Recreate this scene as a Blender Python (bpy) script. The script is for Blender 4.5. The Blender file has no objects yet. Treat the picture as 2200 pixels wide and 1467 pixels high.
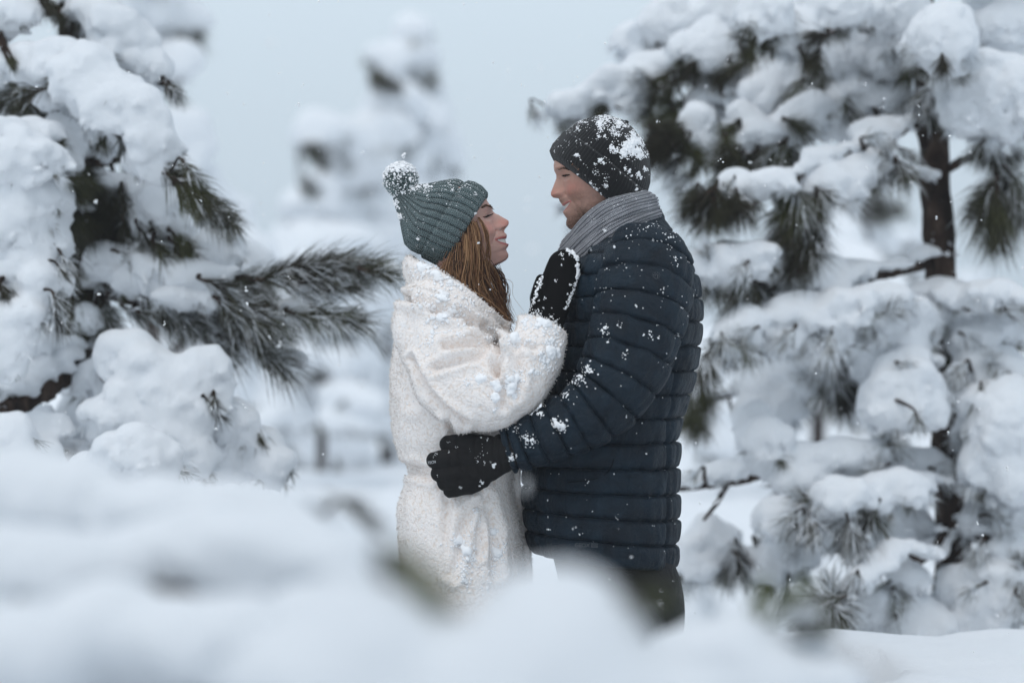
import bpy, math, random
import numpy as np
from mathutils import Vector
from mathutils.bvhtree import BVHTree

# ------------------------------------------------------------------ camera, sky, light
SC = bpy.context.scene
COL = SC.collection
FPX, CAMD, CAMZ = 5194.4, 5.1944, 1.36

cam = bpy.data.cameras.new("camera")
cam_ob = bpy.data.objects.new("camera", cam)
COL.objects.link(cam_ob)
cam_ob.location = (0.0, -CAMD, CAMZ)
cam_ob.rotation_euler = (math.radians(90), 0, 0)
cam.sensor_width = 36.0
cam.lens = 85.0
cam.clip_start = 0.05
cam.clip_end = 600.0
cam.dof.use_dof = True
cam.dof.focus_distance = CAMD - 0.10
cam.dof.aperture_fstop = 1.8
cam.dof.aperture_blades = 0
SC.camera = cam_ob

SUN_EL, SUN_AZ = math.radians(62), math.radians(205)
world = bpy.data.worlds.new("World")
SC.world = world
world.use_nodes = True
wn, wl = world.node_tree.nodes, world.node_tree.links
wn.clear()
w_out = wn.new("ShaderNodeOutputWorld")
w_sky = wn.new("ShaderNodeTexSky")
w_sky.sky_type = 'NISHITA'
w_sky.sun_disc = False
w_sky.sun_elevation = SUN_EL
w_sky.sun_rotation = SUN_AZ
w_sky.dust_density = 6.0
w_bg1 = wn.new("ShaderNodeBackground")
w_bg1.inputs[1].default_value = 0.02
wl.new(w_sky.outputs[0], w_bg1.inputs[0])
# the cloud deck: brighter towards the zenith, greyer towards the horizon
w_geo = wn.new("ShaderNodeNewGeometry")
w_sep = wn.new("ShaderNodeSeparateXYZ")
wl.new(w_geo.outputs["Incoming"], w_sep.inputs[0])
w_neg = wn.new("ShaderNodeMath"); w_neg.operation = 'MULTIPLY'; w_neg.inputs[1].default_value = -1.0
wl.new(w_sep.outputs[2], w_neg.inputs[0])
w_ramp = wn.new("ShaderNodeValToRGB")
w_ramp.color_ramp.elements[0].position = 0.0
w_ramp.color_ramp.elements[0].color = (0.455, 0.55, 0.63, 1)
w_ramp.color_ramp.elements[1].position = 1.0
w_ramp.color_ramp.elements[1].color = (0.60, 0.695, 0.79, 1)
e = w_ramp.color_ramp.elements.new(0.16)
e.color = (0.655, 0.765, 0.855, 1)
wl.new(w_neg.outputs[0], w_ramp.inputs[0])
w_bg2 = wn.new("ShaderNodeBackground")
w_bg2.inputs[1].default_value = 0.92
wl.new(w_ramp.outputs[0], w_bg2.inputs[0])
w_add = wn.new("ShaderNodeAddShader")
wl.new(w_bg1.outputs[0], w_add.inputs[0])
wl.new(w_bg2.outputs[0], w_add.inputs[1])
wl.new(w_add.outputs[0], w_out.inputs[0])

sun = bpy.data.lights.new("sun", 'SUN')
sun.energy = 0.70
sun.angle = math.radians(45)
sun.color = (1.0, 0.99, 0.97)
sun_ob = bpy.data.objects.new("sun", sun)
COL.objects.link(sun_ob)
sun_ob.rotation_euler = (math.radians(90) - SUN_EL, 0, math.radians(-25))
sun_ob.location = (0, -10, 20)

SC.view_settings.view_transform = 'Standard'
SC.view_settings.look = 'None'
SC.view_settings.gamma = 1.0
SC.view_settings.use_curve_mapping = False
SC.view_settings.exposure = 0.06
SC.cycles.use_denoising = True
SC.cycles.max_bounces = 6
SC.cycles.diffuse_bounces = 4
SC.cycles.glossy_bounces = 2
SC.cycles.transmission_bounces = 2
SC.cycles.volume_bounces = 1
SC.cycles.sample_clamp_indirect = 6.0

# ------------------------------------------------------------------ numeric helpers
RNG = np.random.default_rng(7)
random.seed(7)

def P(px, py, y=0.0):
    """photo position (2200 wide) at scene depth y -> world point"""
    d = CAMD + y
    return np.array([(px - 1100.0) * d / FPX, y, CAMZ - (py - 733.5) * d / FPX])

def PX(n, y=0.0):
    return n * (CAMD + y) / FPX

_perm = np.random.default_rng(3).permutation(256)
_perm = np.concatenate([_perm, _perm, _perm])
_g = np.random.default_rng(4).normal(size=(256, 3))
_g /= np.linalg.norm(_g, axis=1)[:, None]

def perlin(Q):
    Q = np.asarray(Q, float)
    I = np.floor(Q).astype(int)
    f = Q - I
    I &= 255
    u = f * f * f * (f * (f * 6 - 15) + 10)
    out = 0.0
    for dx in (0, 1):
        for dy in (0, 1):
            for dz in (0, 1):
                h = _perm[_perm[_perm[I[:, 0] + dx] + I[:, 1] + dy] + I[:, 2] + dz]
                g = _g[h]
                d = g[:, 0] * (f[:, 0] - dx) + g[:, 1] * (f[:, 1] - dy) + g[:, 2] * (f[:, 2] - dz)
                w = (u[:, 0] if dx else 1 - u[:, 0]) * (u[:, 1] if dy else 1 - u[:, 1]) * (u[:, 2] if dz else 1 - u[:, 2])
                out = out + w * d
    return out * 1.6

def fbm(Q, octaves=3, gain=0.5):
    a, s, t = 1.0, 1.0, 0.0
    for k in range(octaves):
        t = t + a * perlin(Q * s + 17.3 * k)
        a *= gain; s *= 2.03
    return t

def smooth(a, b, x):
    t = np.clip((np.asarray(x, float) - a) / (b - a), 0, 1)
    return t * t * (3 - 2 * t)

def catmull(pts, n):
    """resample rows of numbers (positions, radii ...) along a smooth curve"""
    p = np.asarray(pts, float)
    if len(p) == 2:
        t = np.linspace(0, 1, n)[:, None]
        return p[0] * (1 - t) + p[1] * t
    seg = np.linalg.norm(np.diff(p[:, :3], axis=0), axis=1) + 1e-9
    cum = np.concatenate([[0], np.cumsum(seg)])
    ext = np.vstack([2 * p[0] - p[1], p, 2 * p[-1] - p[-2]])
    s = np.linspace(0, cum[-1], n)
    k = np.clip(np.searchsorted(cum, s, side='right') - 1, 0, len(p) - 2)
    t = ((s - cum[k]) / seg[k])[:, None]
    p0, p1, p2, p3 = ext[k], ext[k + 1], ext[k + 2], ext[k + 3]
    return 0.5 * (2 * p1 + (p2 - p0) * t + (2 * p0 - 5 * p1 + 4 * p2 - p3) * t ** 2 + (3 * p1 - p0 - 3 * p2 + p3) * t ** 3)

def grid_faces(nr, nc, closed=True, flip=False):
    r = np.arange(nr - 1)[:, None]
    c = np.arange(nc if closed else nc - 1)[None, :]
    c2 = (c + 1) % nc
    F = np.stack([r * nc + c, r * nc + c2, (r + 1) * nc + c2, (r + 1) * nc + c], axis=-1).reshape(-1, 4)
    return F[:, ::-1] if flip else F

class Geo:
    """collects vertices, faces, material indices and point attributes"""
    def __init__(s):
        s.V, s.F, s.M, s.n, s.A = [], [], [], 0, {}
    def add(s, V, F, m=0, **attrs):
        V = np.asarray(V, float).reshape(-1, 3)
        s.V.append(V)
        Fs = F if isinstance(F, list) else [F]
        for f in Fs:
            f = np.asarray(f, int)
            if len(f) == 0: continue
            s.F.append(f + s.n); s.M.append(np.full(len(f), m))
        for k, a in attrs.items():
            s.A.setdefault(k, []).append((s.n, np.asarray(a, float)))
        s.n += len(V)
        return s
    def verts(s):
        return np.vstack(s.V) if s.V else np.zeros((0, 3))

def thing(name, label, cat, loc, group=None, kind=None):
    o = bpy.data.objects.new(name, None)
    o.empty_display_size = 0.1
    COL.objects.link(o)
    o.location = tuple(loc)
    o['label'] = label; o['category'] = cat
    if group: o['group'] = group
    if kind: o['kind'] = kind
    return o

def root_loc(o):
    while o is not None and o.parent is not None:
        o = o.parent
    return np.array(o.location) if o is not None else np.zeros(3)

def mesh_from(name, V, Fs, Ms=None, smooth_shade=True):
    me = bpy.data.meshes.new(name)
    me.vertices.add(len(V))
    me.vertices.foreach_set("co", np.ascontiguousarray(V, dtype=np.float32).ravel())
    idx = np.concatenate([f.ravel() for f in Fs]).astype(np.int32)
    tot = np.concatenate([np.full(len(f), f.shape[1]) for f in Fs]).astype(np.int32)
    me.loops.add(len(idx))
    me.loops.foreach_set("vertex_index", idx)
    me.polygons.add(len(tot))
    st = np.concatenate([[0], np.cumsum(tot)[:-1]]).astype(np.int32)
    me.polygons.foreach_set("loop_start", st)
    me.polygons.foreach_set("loop_total", tot)
    if Ms is not None:
        me.polygons.foreach_set("material_index", np.concatenate(Ms).astype(np.int32))
    me.polygons.foreach_set("use_smooth", np.full(len(tot), smooth_shade))
    me.update(calc_edges=True)
    me.validate()
    return me

def build(name, geo, mats, parent=None, smooth_shade=True, kind=None, label=None):
    V = geo.verts()
    if parent is not None:
        V = V - root_loc(parent)
    me = mesh_from(name, V, geo.F, geo.M, smooth_shade)
    for k, chunks in geo.A.items():
        a = np.zeros(len(V))
        for off, arr in chunks:
            a[off:off + len(arr)] = arr
        at = me.attributes.new(k, 'FLOAT', 'POINT')
        at.data.foreach_set("value", a.astype(np.float32))
    for m in (mats if isinstance(mats, (list, tuple)) else [mats]):
        me.materials.append(m)
    o = bpy.data.objects.new(name, me)
    COL.objects.link(o)
    if parent is not None: o.parent = parent
    if kind: o['kind'] = kind
    if label: o['label'] = label
    return o

def bvh_of(*geos):
    V, F, n = [], [], 0
    for g in geos:
        v = g.verts(); V.append(v)
        for f in g.F: F += [tuple(int(i) + n for i in q) for q in f]
        n += len(v)
    return BVHTree.FromPolygons([tuple(v) for v in np.vstack(V)], F)

CAMP = Vector((0, -CAMD, CAMZ))
def cast(bvh, px, py):
    """where the line of sight of a photo position meets a surface"""
    q = Vector(P(px, py, 0)) - CAMP
    q.normalize()
    h = bvh.ray_cast(CAMP, q)
    return (None, None) if h[0] is None else (np.array(h[0]), np.array(h[1]))

def frames(C, hint=(0, 1, 0)):
    T = np.gradient(C, axis=0)
    T /= np.linalg.norm(T, axis=1)[:, None] + 1e-12
    N = np.zeros_like(C)
    n = np.asarray(hint, float)
    for i in range(len(C)):
        n = n - T[i] * n.dot(T[i])
        l = np.linalg.norm(n)
        if l < 1e-6:
            n = np.array([1.0, 0, 0]) - T[i] * T[i][0]; l = np.linalg.norm(n)
        n = n / l
        N[i] = n
    return T, N, np.cross(T, N)

def tube(C, R, cols=8, hint=(0, 1, 0), R2=None, mod=None, cap=True, phase=0.0):
    """swept tube: C (n,3) centres, R (n,) radius along the hint side, R2 across, mod (n,cols) added radius"""
    C = np.asarray(C, float); n = len(C)
    R = np.broadcast_to(np.asarray(R, float), (n,))
    R2 = R if R2 is None else np.broadcast_to(np.asarray(R2, float), (n,))
    T, N, B = frames(C, hint)
    th = np.linspace(0, 2 * math.pi, cols, endpoint=False) + phase
    r1 = R[:, None] * np.ones(cols); r2 = R2[:, None] * np.ones(cols)
    if mod is not None: r1 = r1 + mod; r2 = r2 + mod
    V = C[:, None, :] + N[:, None, :] * (np.cos(th) * r1)[:, :, None] + B[:, None, :] * (np.sin(th) * r2)[:, :, None]
    V = V.reshape(-1, 3)
    F = [grid_faces(n, cols)]
    if cap:
        a, b = len(V), len(V) + 1
        V = np.vstack([V, C[0], C[-1]])
        i = np.arange(cols); j = (i + 1) % cols
        F.append(np.stack([j, i, np.full(cols, a)], 1))
        F.append(np.stack([(n - 1) * cols + i, (n - 1) * cols + j, np.full(cols, b)], 1))
    return V, F

# ------------------------------------------------------------------ implicit surfaces (snow, gloves)
def surface_nets(f, org, h):
    nx, ny, nz = f.shape
    s = f < 0
    cx = (nx - 1, ny - 1, nz - 1)
    cnt = np.zeros(cx); acc = np.zeros(cx + (3,))
    def sl(a, d): return slice(d, d + a - 1)
    for ax in range(3):
        o = [0, 1, 2]; o.remove(ax)
        for d1 in (0, 1):
            for d2 in (0, 1):
                lo = [0, 0, 0]; hi = [0, 0, 0]
                lo[o[0]] = hi[o[0]] = d1; lo[o[1]] = hi[o[1]] = d2
                hi[ax] = 1
                A = f[sl(nx, lo[0]), sl(ny, lo[1]), sl(nz, lo[2])]
                B = f[sl(nx, hi[0]), sl(ny, hi[1]), sl(nz, hi[2])]
                m = (A < 0) != (B < 0)
                t = np.where(m, A / np.where(m, A - B, 1), 0)
                cnt += m
                acc[..., ax] += np.where(m, t, 0)
                acc[..., o[0]] += m * d1
                acc[..., o[1]] += m * d2
    act = cnt > 0
    idx = -np.ones(cx, int)
    idx[act] = np.arange(act.sum())
    ijk = np.argwhere(act)
    V = (ijk + acc[act] / cnt[act][:, None]) * h + org  # one vertex per crossed cell
    F = []
    for ax in range(3):
        o = [0, 1, 2]; o.remove(ax)
        shp = [nx, ny, nz]
        la = [slice(1, k - 1) for k in shp]; lb = [slice(1, k - 1) for k in shp]
        la[ax] = slice(0, shp[ax] - 1); lb[ax] = slice(1, shp[ax])
        A = s[tuple(la)]; B = s[tuple(lb)]
        e = np.argwhere(A != B)
        if len(e) == 0: continue
        inside = A[tuple(e.T)]
        base = e.copy()
        for k in o: base[:, k] += 1
        q = []
        for d1, d2 in ((0, 0), (1, 0), (1, 1), (0, 1)):
            b = base.copy()
            b[:, o[0]] -= d1; b[:, o[1]] -= d2
            q.append(idx[tuple(b.T)])
        q = np.stack(q, 1)
        fl = inside if ax != 1 else ~inside
        q[~fl] = q[~fl][:, ::-1]
        F.append(q)
    F = np.vstack(F)
    F = F[(F >= 0).all(1)]
    return V, F

def blob_field(blobs, h, k, pad=0.03):
    """blobs: (centre, radii, angle in the x-z plane); smooth union sampled on a grid"""
    lo = np.min([np.array(c) - max(r) for c, r, a in blobs], 0) - pad
    hi = np.max([np.array(c) + max(r) for c, r, a in blobs], 0) + pad
    n = np.ceil((hi - lo) / h).astype(int) + 1
    S = np.full(n, 1e-9)
    ax = [lo[i] + h * np.arange(n[i]) for i in range(3)]
    for c, r, a in blobs:
        R = max(r) + 5 * k
        i0 = np.maximum(((np.array(c) - R - lo) / h).astype(int), 0)
        i1 = np.minimum(((np.array(c) + R - lo) / h).astype(int) + 2, n)
        X = (ax[0][i0[0]:i1[0]] - c[0])[:, None, None]
        Y = (ax[1][i0[1]:i1[1]] - c[1])[None, :, None]
        Z = (ax[2][i0[2]:i1[2]] - c[2])[None, None, :]
        ca, sa = math.cos(a), math.sin(a)
        xr, zr = X * ca + Z * sa, -X * sa + Z * ca
        q = np.sqrt((xr / r[0]) ** 2 + (Y / r[1]) ** 2 + (zr / r[2]) ** 2)
        d = (q - 1) * min(r) * (0.5 + 0.5 * np.minimum(q, 1.5))
        S[i0[0]:i1[0], i0[1]:i1[1], i0[2]:i1[2]] += np.exp(-np.clip(d / k, -30, 30))
    f = -k * np.log(S)
    return f, lo, n, ax

def blob_mesh(blobs, h=0.01, k=0.012, amp=0.012, freq=14.0, ragged=0.6, seed=0.0):
    f, lo, n, ax = blob_field(blobs, h, k, pad=0.035 + amp)
    if amp > 0:
        near = np.abs(f) < amp * 3 + 2 * h
        ijk = np.argwhere(near)
        Q = lo + ijk * h
        nz = amp * (fbm(Q * freq + seed, 4, 0.58))
        # undersides are rougher than the smooth tops
        gz = np.zeros(len(ijk))
        k2 = np.minimum(ijk[:, 2] + 1, n[2] - 1); k1 = np.maximum(ijk[:, 2] - 1, 0)
        gz = (f[ijk[:, 0], ijk[:, 1], k2] - f[ijk[:, 0], ijk[:, 1], k1]) / (2 * h)
        under = smooth(0.35, -0.5, gz)
        nz = nz * (0.55 + 0.6 * under) + ragged * amp * under * perlin(Q * freq * 4.3 + 5)
        f[near] += nz
    f[0], f[-1] = 1, 1
    f[:, 0], f[:, -1] = 1, 1
    f[:, :, 0], f[:, :, -1] = 1, 1
    return surface_nets(f, lo, h)

def islands(V, F):
    """separate pieces of a mesh"""
    lab = np.arange(len(V))
    while True:
        m = lab[F].min(1)
        new = lab.copy()
        np.minimum.at(new, F.ravel(), np.repeat(m, F.shape[1]))
        new = new[new]
        if (new == lab).all(): break
        lab = new
    fl = lab[F[:, 0]]
    out = []
    for l in np.unique(fl):
        f = F[fl == l]
        if len(f) < 50: continue
        ids, inv = np.unique(f, return_inverse=True)
        out.append((V[ids], inv.reshape(f.shape)))
    return out

def capsule_field(chains, h, k, flat=None):
    """chains: lists of (x,y,z,r); smooth union of tapered capsules"""
    allp = np.vstack([np.asarray(c) for c in chains])
    lo = (allp[:, :3] - allp[:, 3:4]).min(0) - 0.02
    hi = (allp[:, :3] + allp[:, 3:4]).max(0) + 0.02
    n = np.ceil((hi - lo) / h).astype(int) + 1
    G = np.stack(np.meshgrid(*[lo[i] + h * np.arange(n[i]) for i in range(3)], indexing='ij'), -1).reshape(-1, 3)
    S = np.full(len(G), 1e-12)
    for ch in chains:
        ch = np.asarray(ch)
        best = np.full(len(G), 9.0)
        for a, b in zip(ch[:-1], ch[1:]):
            ab = b[:3] - a[:3]
            t = np.clip(((G - a[:3]) @ ab) / (ab @ ab + 1e-12), 0, 1)
            q = a[:3] + t[:, None] * ab
            e = G - q
            if flat: e = e * np.array([1, flat, 1])
            best = np.minimum(best, np.linalg.norm(e, axis=1) - (a[3] + t * (b[3] - a[3])))
        S += np.exp(-np.clip(best / k, -30, 30))
    f = (-k * np.log(S)).reshape(n)
    f[0], f[-1], f[:, 0], f[:, -1], f[:, :, 0], f[:, :, -1] = 1, 1, 1, 1, 1, 1
    return f, lo

# ------------------------------------------------------------------ materials
def mat(name, color, rough=0.7, spec=0.3):
    m = bpy.data.materials.new(name)
    m.use_nodes = True
    b = m.node_tree.nodes["Principled BSDF"]
    b.inputs["Base Color"].default_value = (*color, 1)
    b.inputs["Roughness"].default_value = rough
    b.inputs["Specular IOR Level"].default_value = spec
    return m

def nd(m, kind, **kw):
    n = m.node_tree.nodes.new(kind)
    for k, v in kw.items(): setattr(n, k, v)
    return n

def lk(m, a, b): m.node_tree.links.new(a, b)
def bsdf(m): return m.node_tree.nodes["Principled BSDF"]

def noise_node(m, scale, detail=3, rough=0.55, coord=None, dist=0.0):
    t = nd(m, "ShaderNodeTexNoise")
    t.inputs["Scale"].default_value = scale
    t.inputs["Detail"].default_value = detail
    t.inputs["Roughness"].default_value = rough
    t.inputs["Distortion"].default_value = dist
    if coord is None:
        c = nd(m, "ShaderNodeTexCoord"); coord = c.outputs["Object"]
    lk(m, coord, t.inputs["Vector"])
    return t

def ramp(m, fac, stops):
    r = nd(m, "ShaderNodeValToRGB")
    el = r.color_ramp.elements
    while len(el) < len(stops): el.new(0.5)
    for e, (p, c) in zip(el, stops):
        e.position = p; e.color = (*c, 1) if len(c) == 3 else c
    lk(m, fac, r.inputs[0])
    return r

def mixc(m, fac, a, b):
    x = nd(m, "ShaderNodeMix", data_type='RGBA')
    for s, v in ((x.inputs[0], fac), (x.inputs[6], a), (x.inputs[7], b)):
        if hasattr(v, 'links') or hasattr(v, 'is_linked'): lk(m, v, s)
        elif isinstance(v, (int, float)): s.default_value = v
        else: s.default_value = (*v, 1)
    return x.outputs[2]

def mth(m, op, a, b=None, c=None):
    x = nd(m, "ShaderNodeMath", operation=op)
    for i, v in enumerate((a, b, c)):
        if v is None: continue
        if isinstance(v, (int, float)): x.inputs[i].default_value = v
        else: lk(m, v, x.inputs[i])
    return x.outputs[0]

def bump(m, height, strength=0.3, dist=0.01):
    b = nd(m, "ShaderNodeBump")
    b.inputs["Strength"].default_value = strength
    b.inputs["Distance"].default_value = dist
    lk(m, height, b.inputs["Height"])
    lk(m, b.outputs[0], bsdf(m).inputs["Normal"])
    return b

def attr(m, name):
    a = nd(m, "ShaderNodeAttribute"); a.attribute_name = name
    return a.outputs["Fac"]

M_SNOW = mat("snow", (0.86, 0.885, 0.915), 0.75, 0.2)
t = noise_node(M_SNOW, 38, 8, 0.78)
t2 = noise_node(M_SNOW, 260, 4, 0.8)
bump(M_SNOW, mth(M_SNOW, 'ADD', t.outputs[0], mth(M_SNOW, 'MULTIPLY', t2.outputs[0], 0.25)), 0.5, 0.02)
M_FLAKE = mat("snow crystals", (0.91, 0.91, 0.92), 0.6, 0.2)

M_BARK = mat("pine bark", (0.05, 0.035, 0.028), 0.9, 0.15)
c = nd(M_BARK, "ShaderNodeTexCoord"); mp = nd(M_BARK, "ShaderNodeMapping")
mp.inputs["Scale"].default_value = (1, 1, 0.28)
lk(M_BARK, c.outputs["Object"], mp.inputs[0])
t = noise_node(M_BARK, 34, 6, 0.65, mp.outputs[0], 0.6)
r = ramp(M_BARK, t.outputs[0], [(0.3, (0.010, 0.007, 0.006)), (0.52, (0.038, 0.024, 0.018)), (0.75, (0.11, 0.075, 0.058))])
t2 = noise_node(M_BARK, 21, 5, 0.7)
r2 = ramp(M_BARK, t2.outputs[0], [(0.61, (0, 0, 0)), (0.66, (1, 1, 1))])
lk(M_BARK, mixc(M_BARK, r2.outputs[0], r.outputs[0], (0.82, 0.85, 0.9)), bsdf(M_BARK).inputs["Base Color"])
bump(M_BARK, t.outputs[0], 0.9, 0.02)

M_NEEDLE = mat("pine needles", (0.04, 0.04, 0.02), 0.55, 0.3)
t = noise_node(M_NEEDLE, 6, 3)
r = ramp(M_NEEDLE, t.outputs[0], [(0.3, (0.021, 0.015, 0.009)), (0.5, (0.034, 0.031, 0.013)), (0.72, (0.068, 0.072, 0.024))])
lk(M_NEEDLE, r.outputs[0], bsdf(M_NEEDLE).inputs["Base Color"])
M_FROST = mat("frosted needles", (0.55, 0.56, 0.57), 0.7, 0.2)
t = noise_node(M_FROST, 30, 3)
r = ramp(M_FROST, t.outputs[0], [(0.3, (0.22, 0.21, 0.185)), (0.5, (0.76, 0.79, 0.82))])
lk(M_FROST, r.outputs[0], bsdf(M_FROST).inputs["Base Color"])
M_GREEN = mat("green pine needles", (0.12, 0.135, 0.06), 0.5, 0.3)
# ------------------------------------------------------------------ people: materials
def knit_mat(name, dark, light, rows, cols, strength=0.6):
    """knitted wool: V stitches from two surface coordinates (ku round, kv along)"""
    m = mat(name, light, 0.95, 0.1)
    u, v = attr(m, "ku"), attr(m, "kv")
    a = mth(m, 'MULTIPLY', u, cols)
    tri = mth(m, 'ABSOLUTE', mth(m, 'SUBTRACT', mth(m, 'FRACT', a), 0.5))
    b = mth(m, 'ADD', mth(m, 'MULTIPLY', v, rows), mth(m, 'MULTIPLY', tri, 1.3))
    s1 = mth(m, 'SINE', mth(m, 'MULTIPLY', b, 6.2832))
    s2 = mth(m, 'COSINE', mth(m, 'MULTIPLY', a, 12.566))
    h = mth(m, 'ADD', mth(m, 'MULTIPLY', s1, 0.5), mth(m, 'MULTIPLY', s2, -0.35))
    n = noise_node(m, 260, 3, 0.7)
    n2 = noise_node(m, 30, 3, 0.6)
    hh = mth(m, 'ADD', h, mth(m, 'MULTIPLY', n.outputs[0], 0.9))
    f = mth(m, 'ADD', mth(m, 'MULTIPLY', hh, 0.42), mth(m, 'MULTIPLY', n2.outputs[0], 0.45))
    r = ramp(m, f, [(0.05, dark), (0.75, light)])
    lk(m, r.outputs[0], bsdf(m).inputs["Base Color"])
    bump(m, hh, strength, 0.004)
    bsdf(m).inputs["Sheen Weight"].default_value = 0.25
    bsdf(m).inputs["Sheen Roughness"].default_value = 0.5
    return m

def skin_mat(name, base, lip, red, beard=None):
    m = mat(name, base, 0.5, 0.35)
    n = noise_node(m, 120, 4, 0.65)
    n2 = noise_node(m, 28, 3, 0.6)
    col = mixc(m, mth(m, 'MULTIPLY', n2.outputs[0], 0.5), base, tuple(c * k for c, k in zip(base, (0.93, 0.8, 0.76))))
    n3 = noise_node(m, 300, 3, 0.7)
    fr = ramp(m, n3.outputs[0], [(0.60, (0, 0, 0)), (0.72, (1, 1, 1))])
    col = mixc(m, mth(m, 'MULTIPLY', fr.outputs[0], 0.30), col, tuple(c * k for c, k in zip(base, (0.72, 0.55, 0.48))))
    n4 = noise_node(m, 55, 4, 0.7)
    blot = mth(m, 'MULTIPLY', attr(m, "red"), mth(m, 'ADD', n4.outputs[0], 0.45))
    col = mixc(m, mth(m, 'MINIMUM', blot, 1.0), col, red)
    if beard:
        r = ramp(m, n.outputs[0], [(0.36, (0, 0, 0)), (0.62, (1, 1, 1))])
        col = mixc(m, mth(m, 'MULTIPLY', attr(m, "beard"), mth(m, 'ADD', mth(m, 'MULTIPLY', r.outputs[0], 0.5), 0.58)), col, beard)
    col = mixc(m, attr(m, "lip"), col, lip)
    col = mixc(m, attr(m, "inner"), col, (0.05, 0.018, 0.016))
    lk(m, col, bsdf(m).inputs["Base Color"])
    bsdf(m).inputs["Subsurface Weight"].default_value = 0.25
    bsdf(m).inputs["Subsurface Radius"].default_value = (0.006, 0.002, 0.0012)
    bsdf(m).inputs["Subsurface Scale"].default_value = 0.6
    bump(m, mth(m, 'ADD', n.outputs[0], n3.outputs[0]), 0.25, 0.0025)
    return m

M_SKIN_M = skin_mat("skin of the man", (0.50, 0.30, 0.235), (0.46, 0.17, 0.155), (0.50, 0.165, 0.125), (0.085, 0.045, 0.028))
M_SKIN_W = skin_mat("skin of the woman", (0.56, 0.35, 0.295), (0.42, 0.12, 0.115), (0.54, 0.185, 0.15))
M_EYE = mat("eye white", (0.6, 0.57, 0.55), 0.15, 0.5)
M_IRIS = mat("iris", (0.05, 0.045, 0.04), 0.1, 0.5)
M_LASH = mat("lash", (0.018, 0.012, 0.01), 0.8, 0.1)
M_BROW = mat("brow hair", (0.055, 0.033, 0.022), 0.8, 0.1)
M_BROW_W = mat("light brow hair", (0.13, 0.075, 0.05), 0.8, 0.1)
M_TEETH = mat("teeth", (0.78, 0.74, 0.68), 0.25, 0.5)

M_HAIR = mat("brown hair", (0.19, 0.085, 0.033), 0.42, 0.35)
t = noise_node(M_HAIR, 60, 3)
r = ramp(M_HAIR, attr(M_HAIR, "tone"), [(0.0, (0.030, 0.013, 0.008)), (0.45, (0.14, 0.060, 0.027)), (1.0, (0.40, 0.225, 0.11))])
lk(M_HAIR, r.outputs[0], bsdf(M_HAIR).inputs["Base Color"])

M_JACKET = mat("navy quilted nylon", (0.013, 0.021, 0.032), 0.5, 0.2)
n1 = noise_node(M_JACKET, 14, 4, 0.6, None, 0.8)
n2 = noise_node(M_JACKET, 48, 5, 0.65, None, 2.2)
r = ramp(M_JACKET, n1.outputs[0], [(0.3, (0.0042, 0.0082, 0.0140)), (0.7, (0.0080, 0.0200, 0.0330))])
lk(M_JACKET, r.outputs[0], bsdf(M_JACKET).inputs["Base Color"])
bump(M_JACKET, mth(M_JACKET, 'ADD', mth(M_JACKET, 'MULTIPLY', n1.outputs[0], 1.0), mth(M_JACKET, 'MULTIPLY', n2.outputs[0], 0.5)), 0.8, 0.014)
M_SEAM = mat("seam thread", (0.006, 0.008, 0.012), 0.8, 0.1)

M_COAT = mat("cream sherpa fleece", (0.76, 0.66, 0.59), 0.95, 0.1)
c = nd(M_COAT, "ShaderNodeTexCoord")
nz = noise_node(M_COAT, 40, 3, 0.6, c.outputs["Object"])
mv = nd(M_COAT, "ShaderNodeVectorMath", operation='SCALE'); mv.inputs["Scale"].default_value = 0.02
lk(M_COAT, nz.outputs["Color"], mv.inputs[0])
ad = nd(M_COAT, "ShaderNodeVectorMath", operation='ADD')
lk(M_COAT, c.outputs["Object"], ad.inputs[0]); lk(M_COAT, mv.outputs[0], ad.inputs[1])
vo = nd(M_COAT, "ShaderNodeTexVoronoi"); vo.feature = 'SMOOTH_F1'
vo.inputs["Scale"].default_value = 165; vo.inputs["Smoothness"].default_value = 0.35
lk(M_COAT, ad.outputs[0], vo.inputs["Vector"])
n2 = noise_node(M_COAT, 420, 3, 0.7)
hgt = mth(M_COAT, 'ADD', mth(M_COAT, 'MULTIPLY', vo.outputs["Distance"], -1.0), mth(M_COAT, 'MULTIPLY', n2.outputs[0], 0.15))
n3 = noise_node(M_COAT, 9, 4, 0.6)
r = ramp(M_COAT, mth(M_COAT, 'ADD', vo.outputs["Distance"], mth(M_COAT, 'MULTIPLY', n3.outputs[0], 0.35)),
         [(0.3, (0.92, 0.87, 0.84)), (0.75, (0.89, 0.825, 0.785)), (1.1, (0.80, 0.70, 0.63))])
lk(M_COAT, r.outputs[0], bsdf(M_COAT).inputs["Base Color"])
bump(M_COAT, hgt, 0.45, 0.006)
bsdf(M_COAT).inputs["Sheen Weight"].default_value = 0.3
M_FUZZ = mat("fleece curls", (0.9, 0.85, 0.81), 0.95, 0.1)

M_BEANIE = knit_mat("black fine knit", (0.005, 0.005, 0.006), (0.015, 0.0145, 0.015), 70, 130, 0.5)
M_HAT = knit_mat("grey green rib knit", (0.04, 0.063, 0.068), (0.27, 0.375, 0.38), 36, 120, 1.0)
M_POM = mat("pompom yarn", (0.22, 0.28, 0.28), 0.95, 0.1)
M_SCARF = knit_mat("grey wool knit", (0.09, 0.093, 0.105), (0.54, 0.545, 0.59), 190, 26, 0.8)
M_GLOVE = mat("black fleece glove", (0.0075, 0.0065, 0.0065), 0.8, 0.25)
t = noise_node(M_GLOVE, 180, 4, 0.7)
bump(M_GLOVE, t.outputs[0], 0.35, 0.003)
M_MITTEN = mat("black suede mitten", (0.006, 0.0055, 0.0055), 0.95, 0.1)
t = noise_node(M_MITTEN, 140, 4, 0.7)
bump(M_MITTEN, t.outputs[0], 0.4, 0.003)
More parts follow.
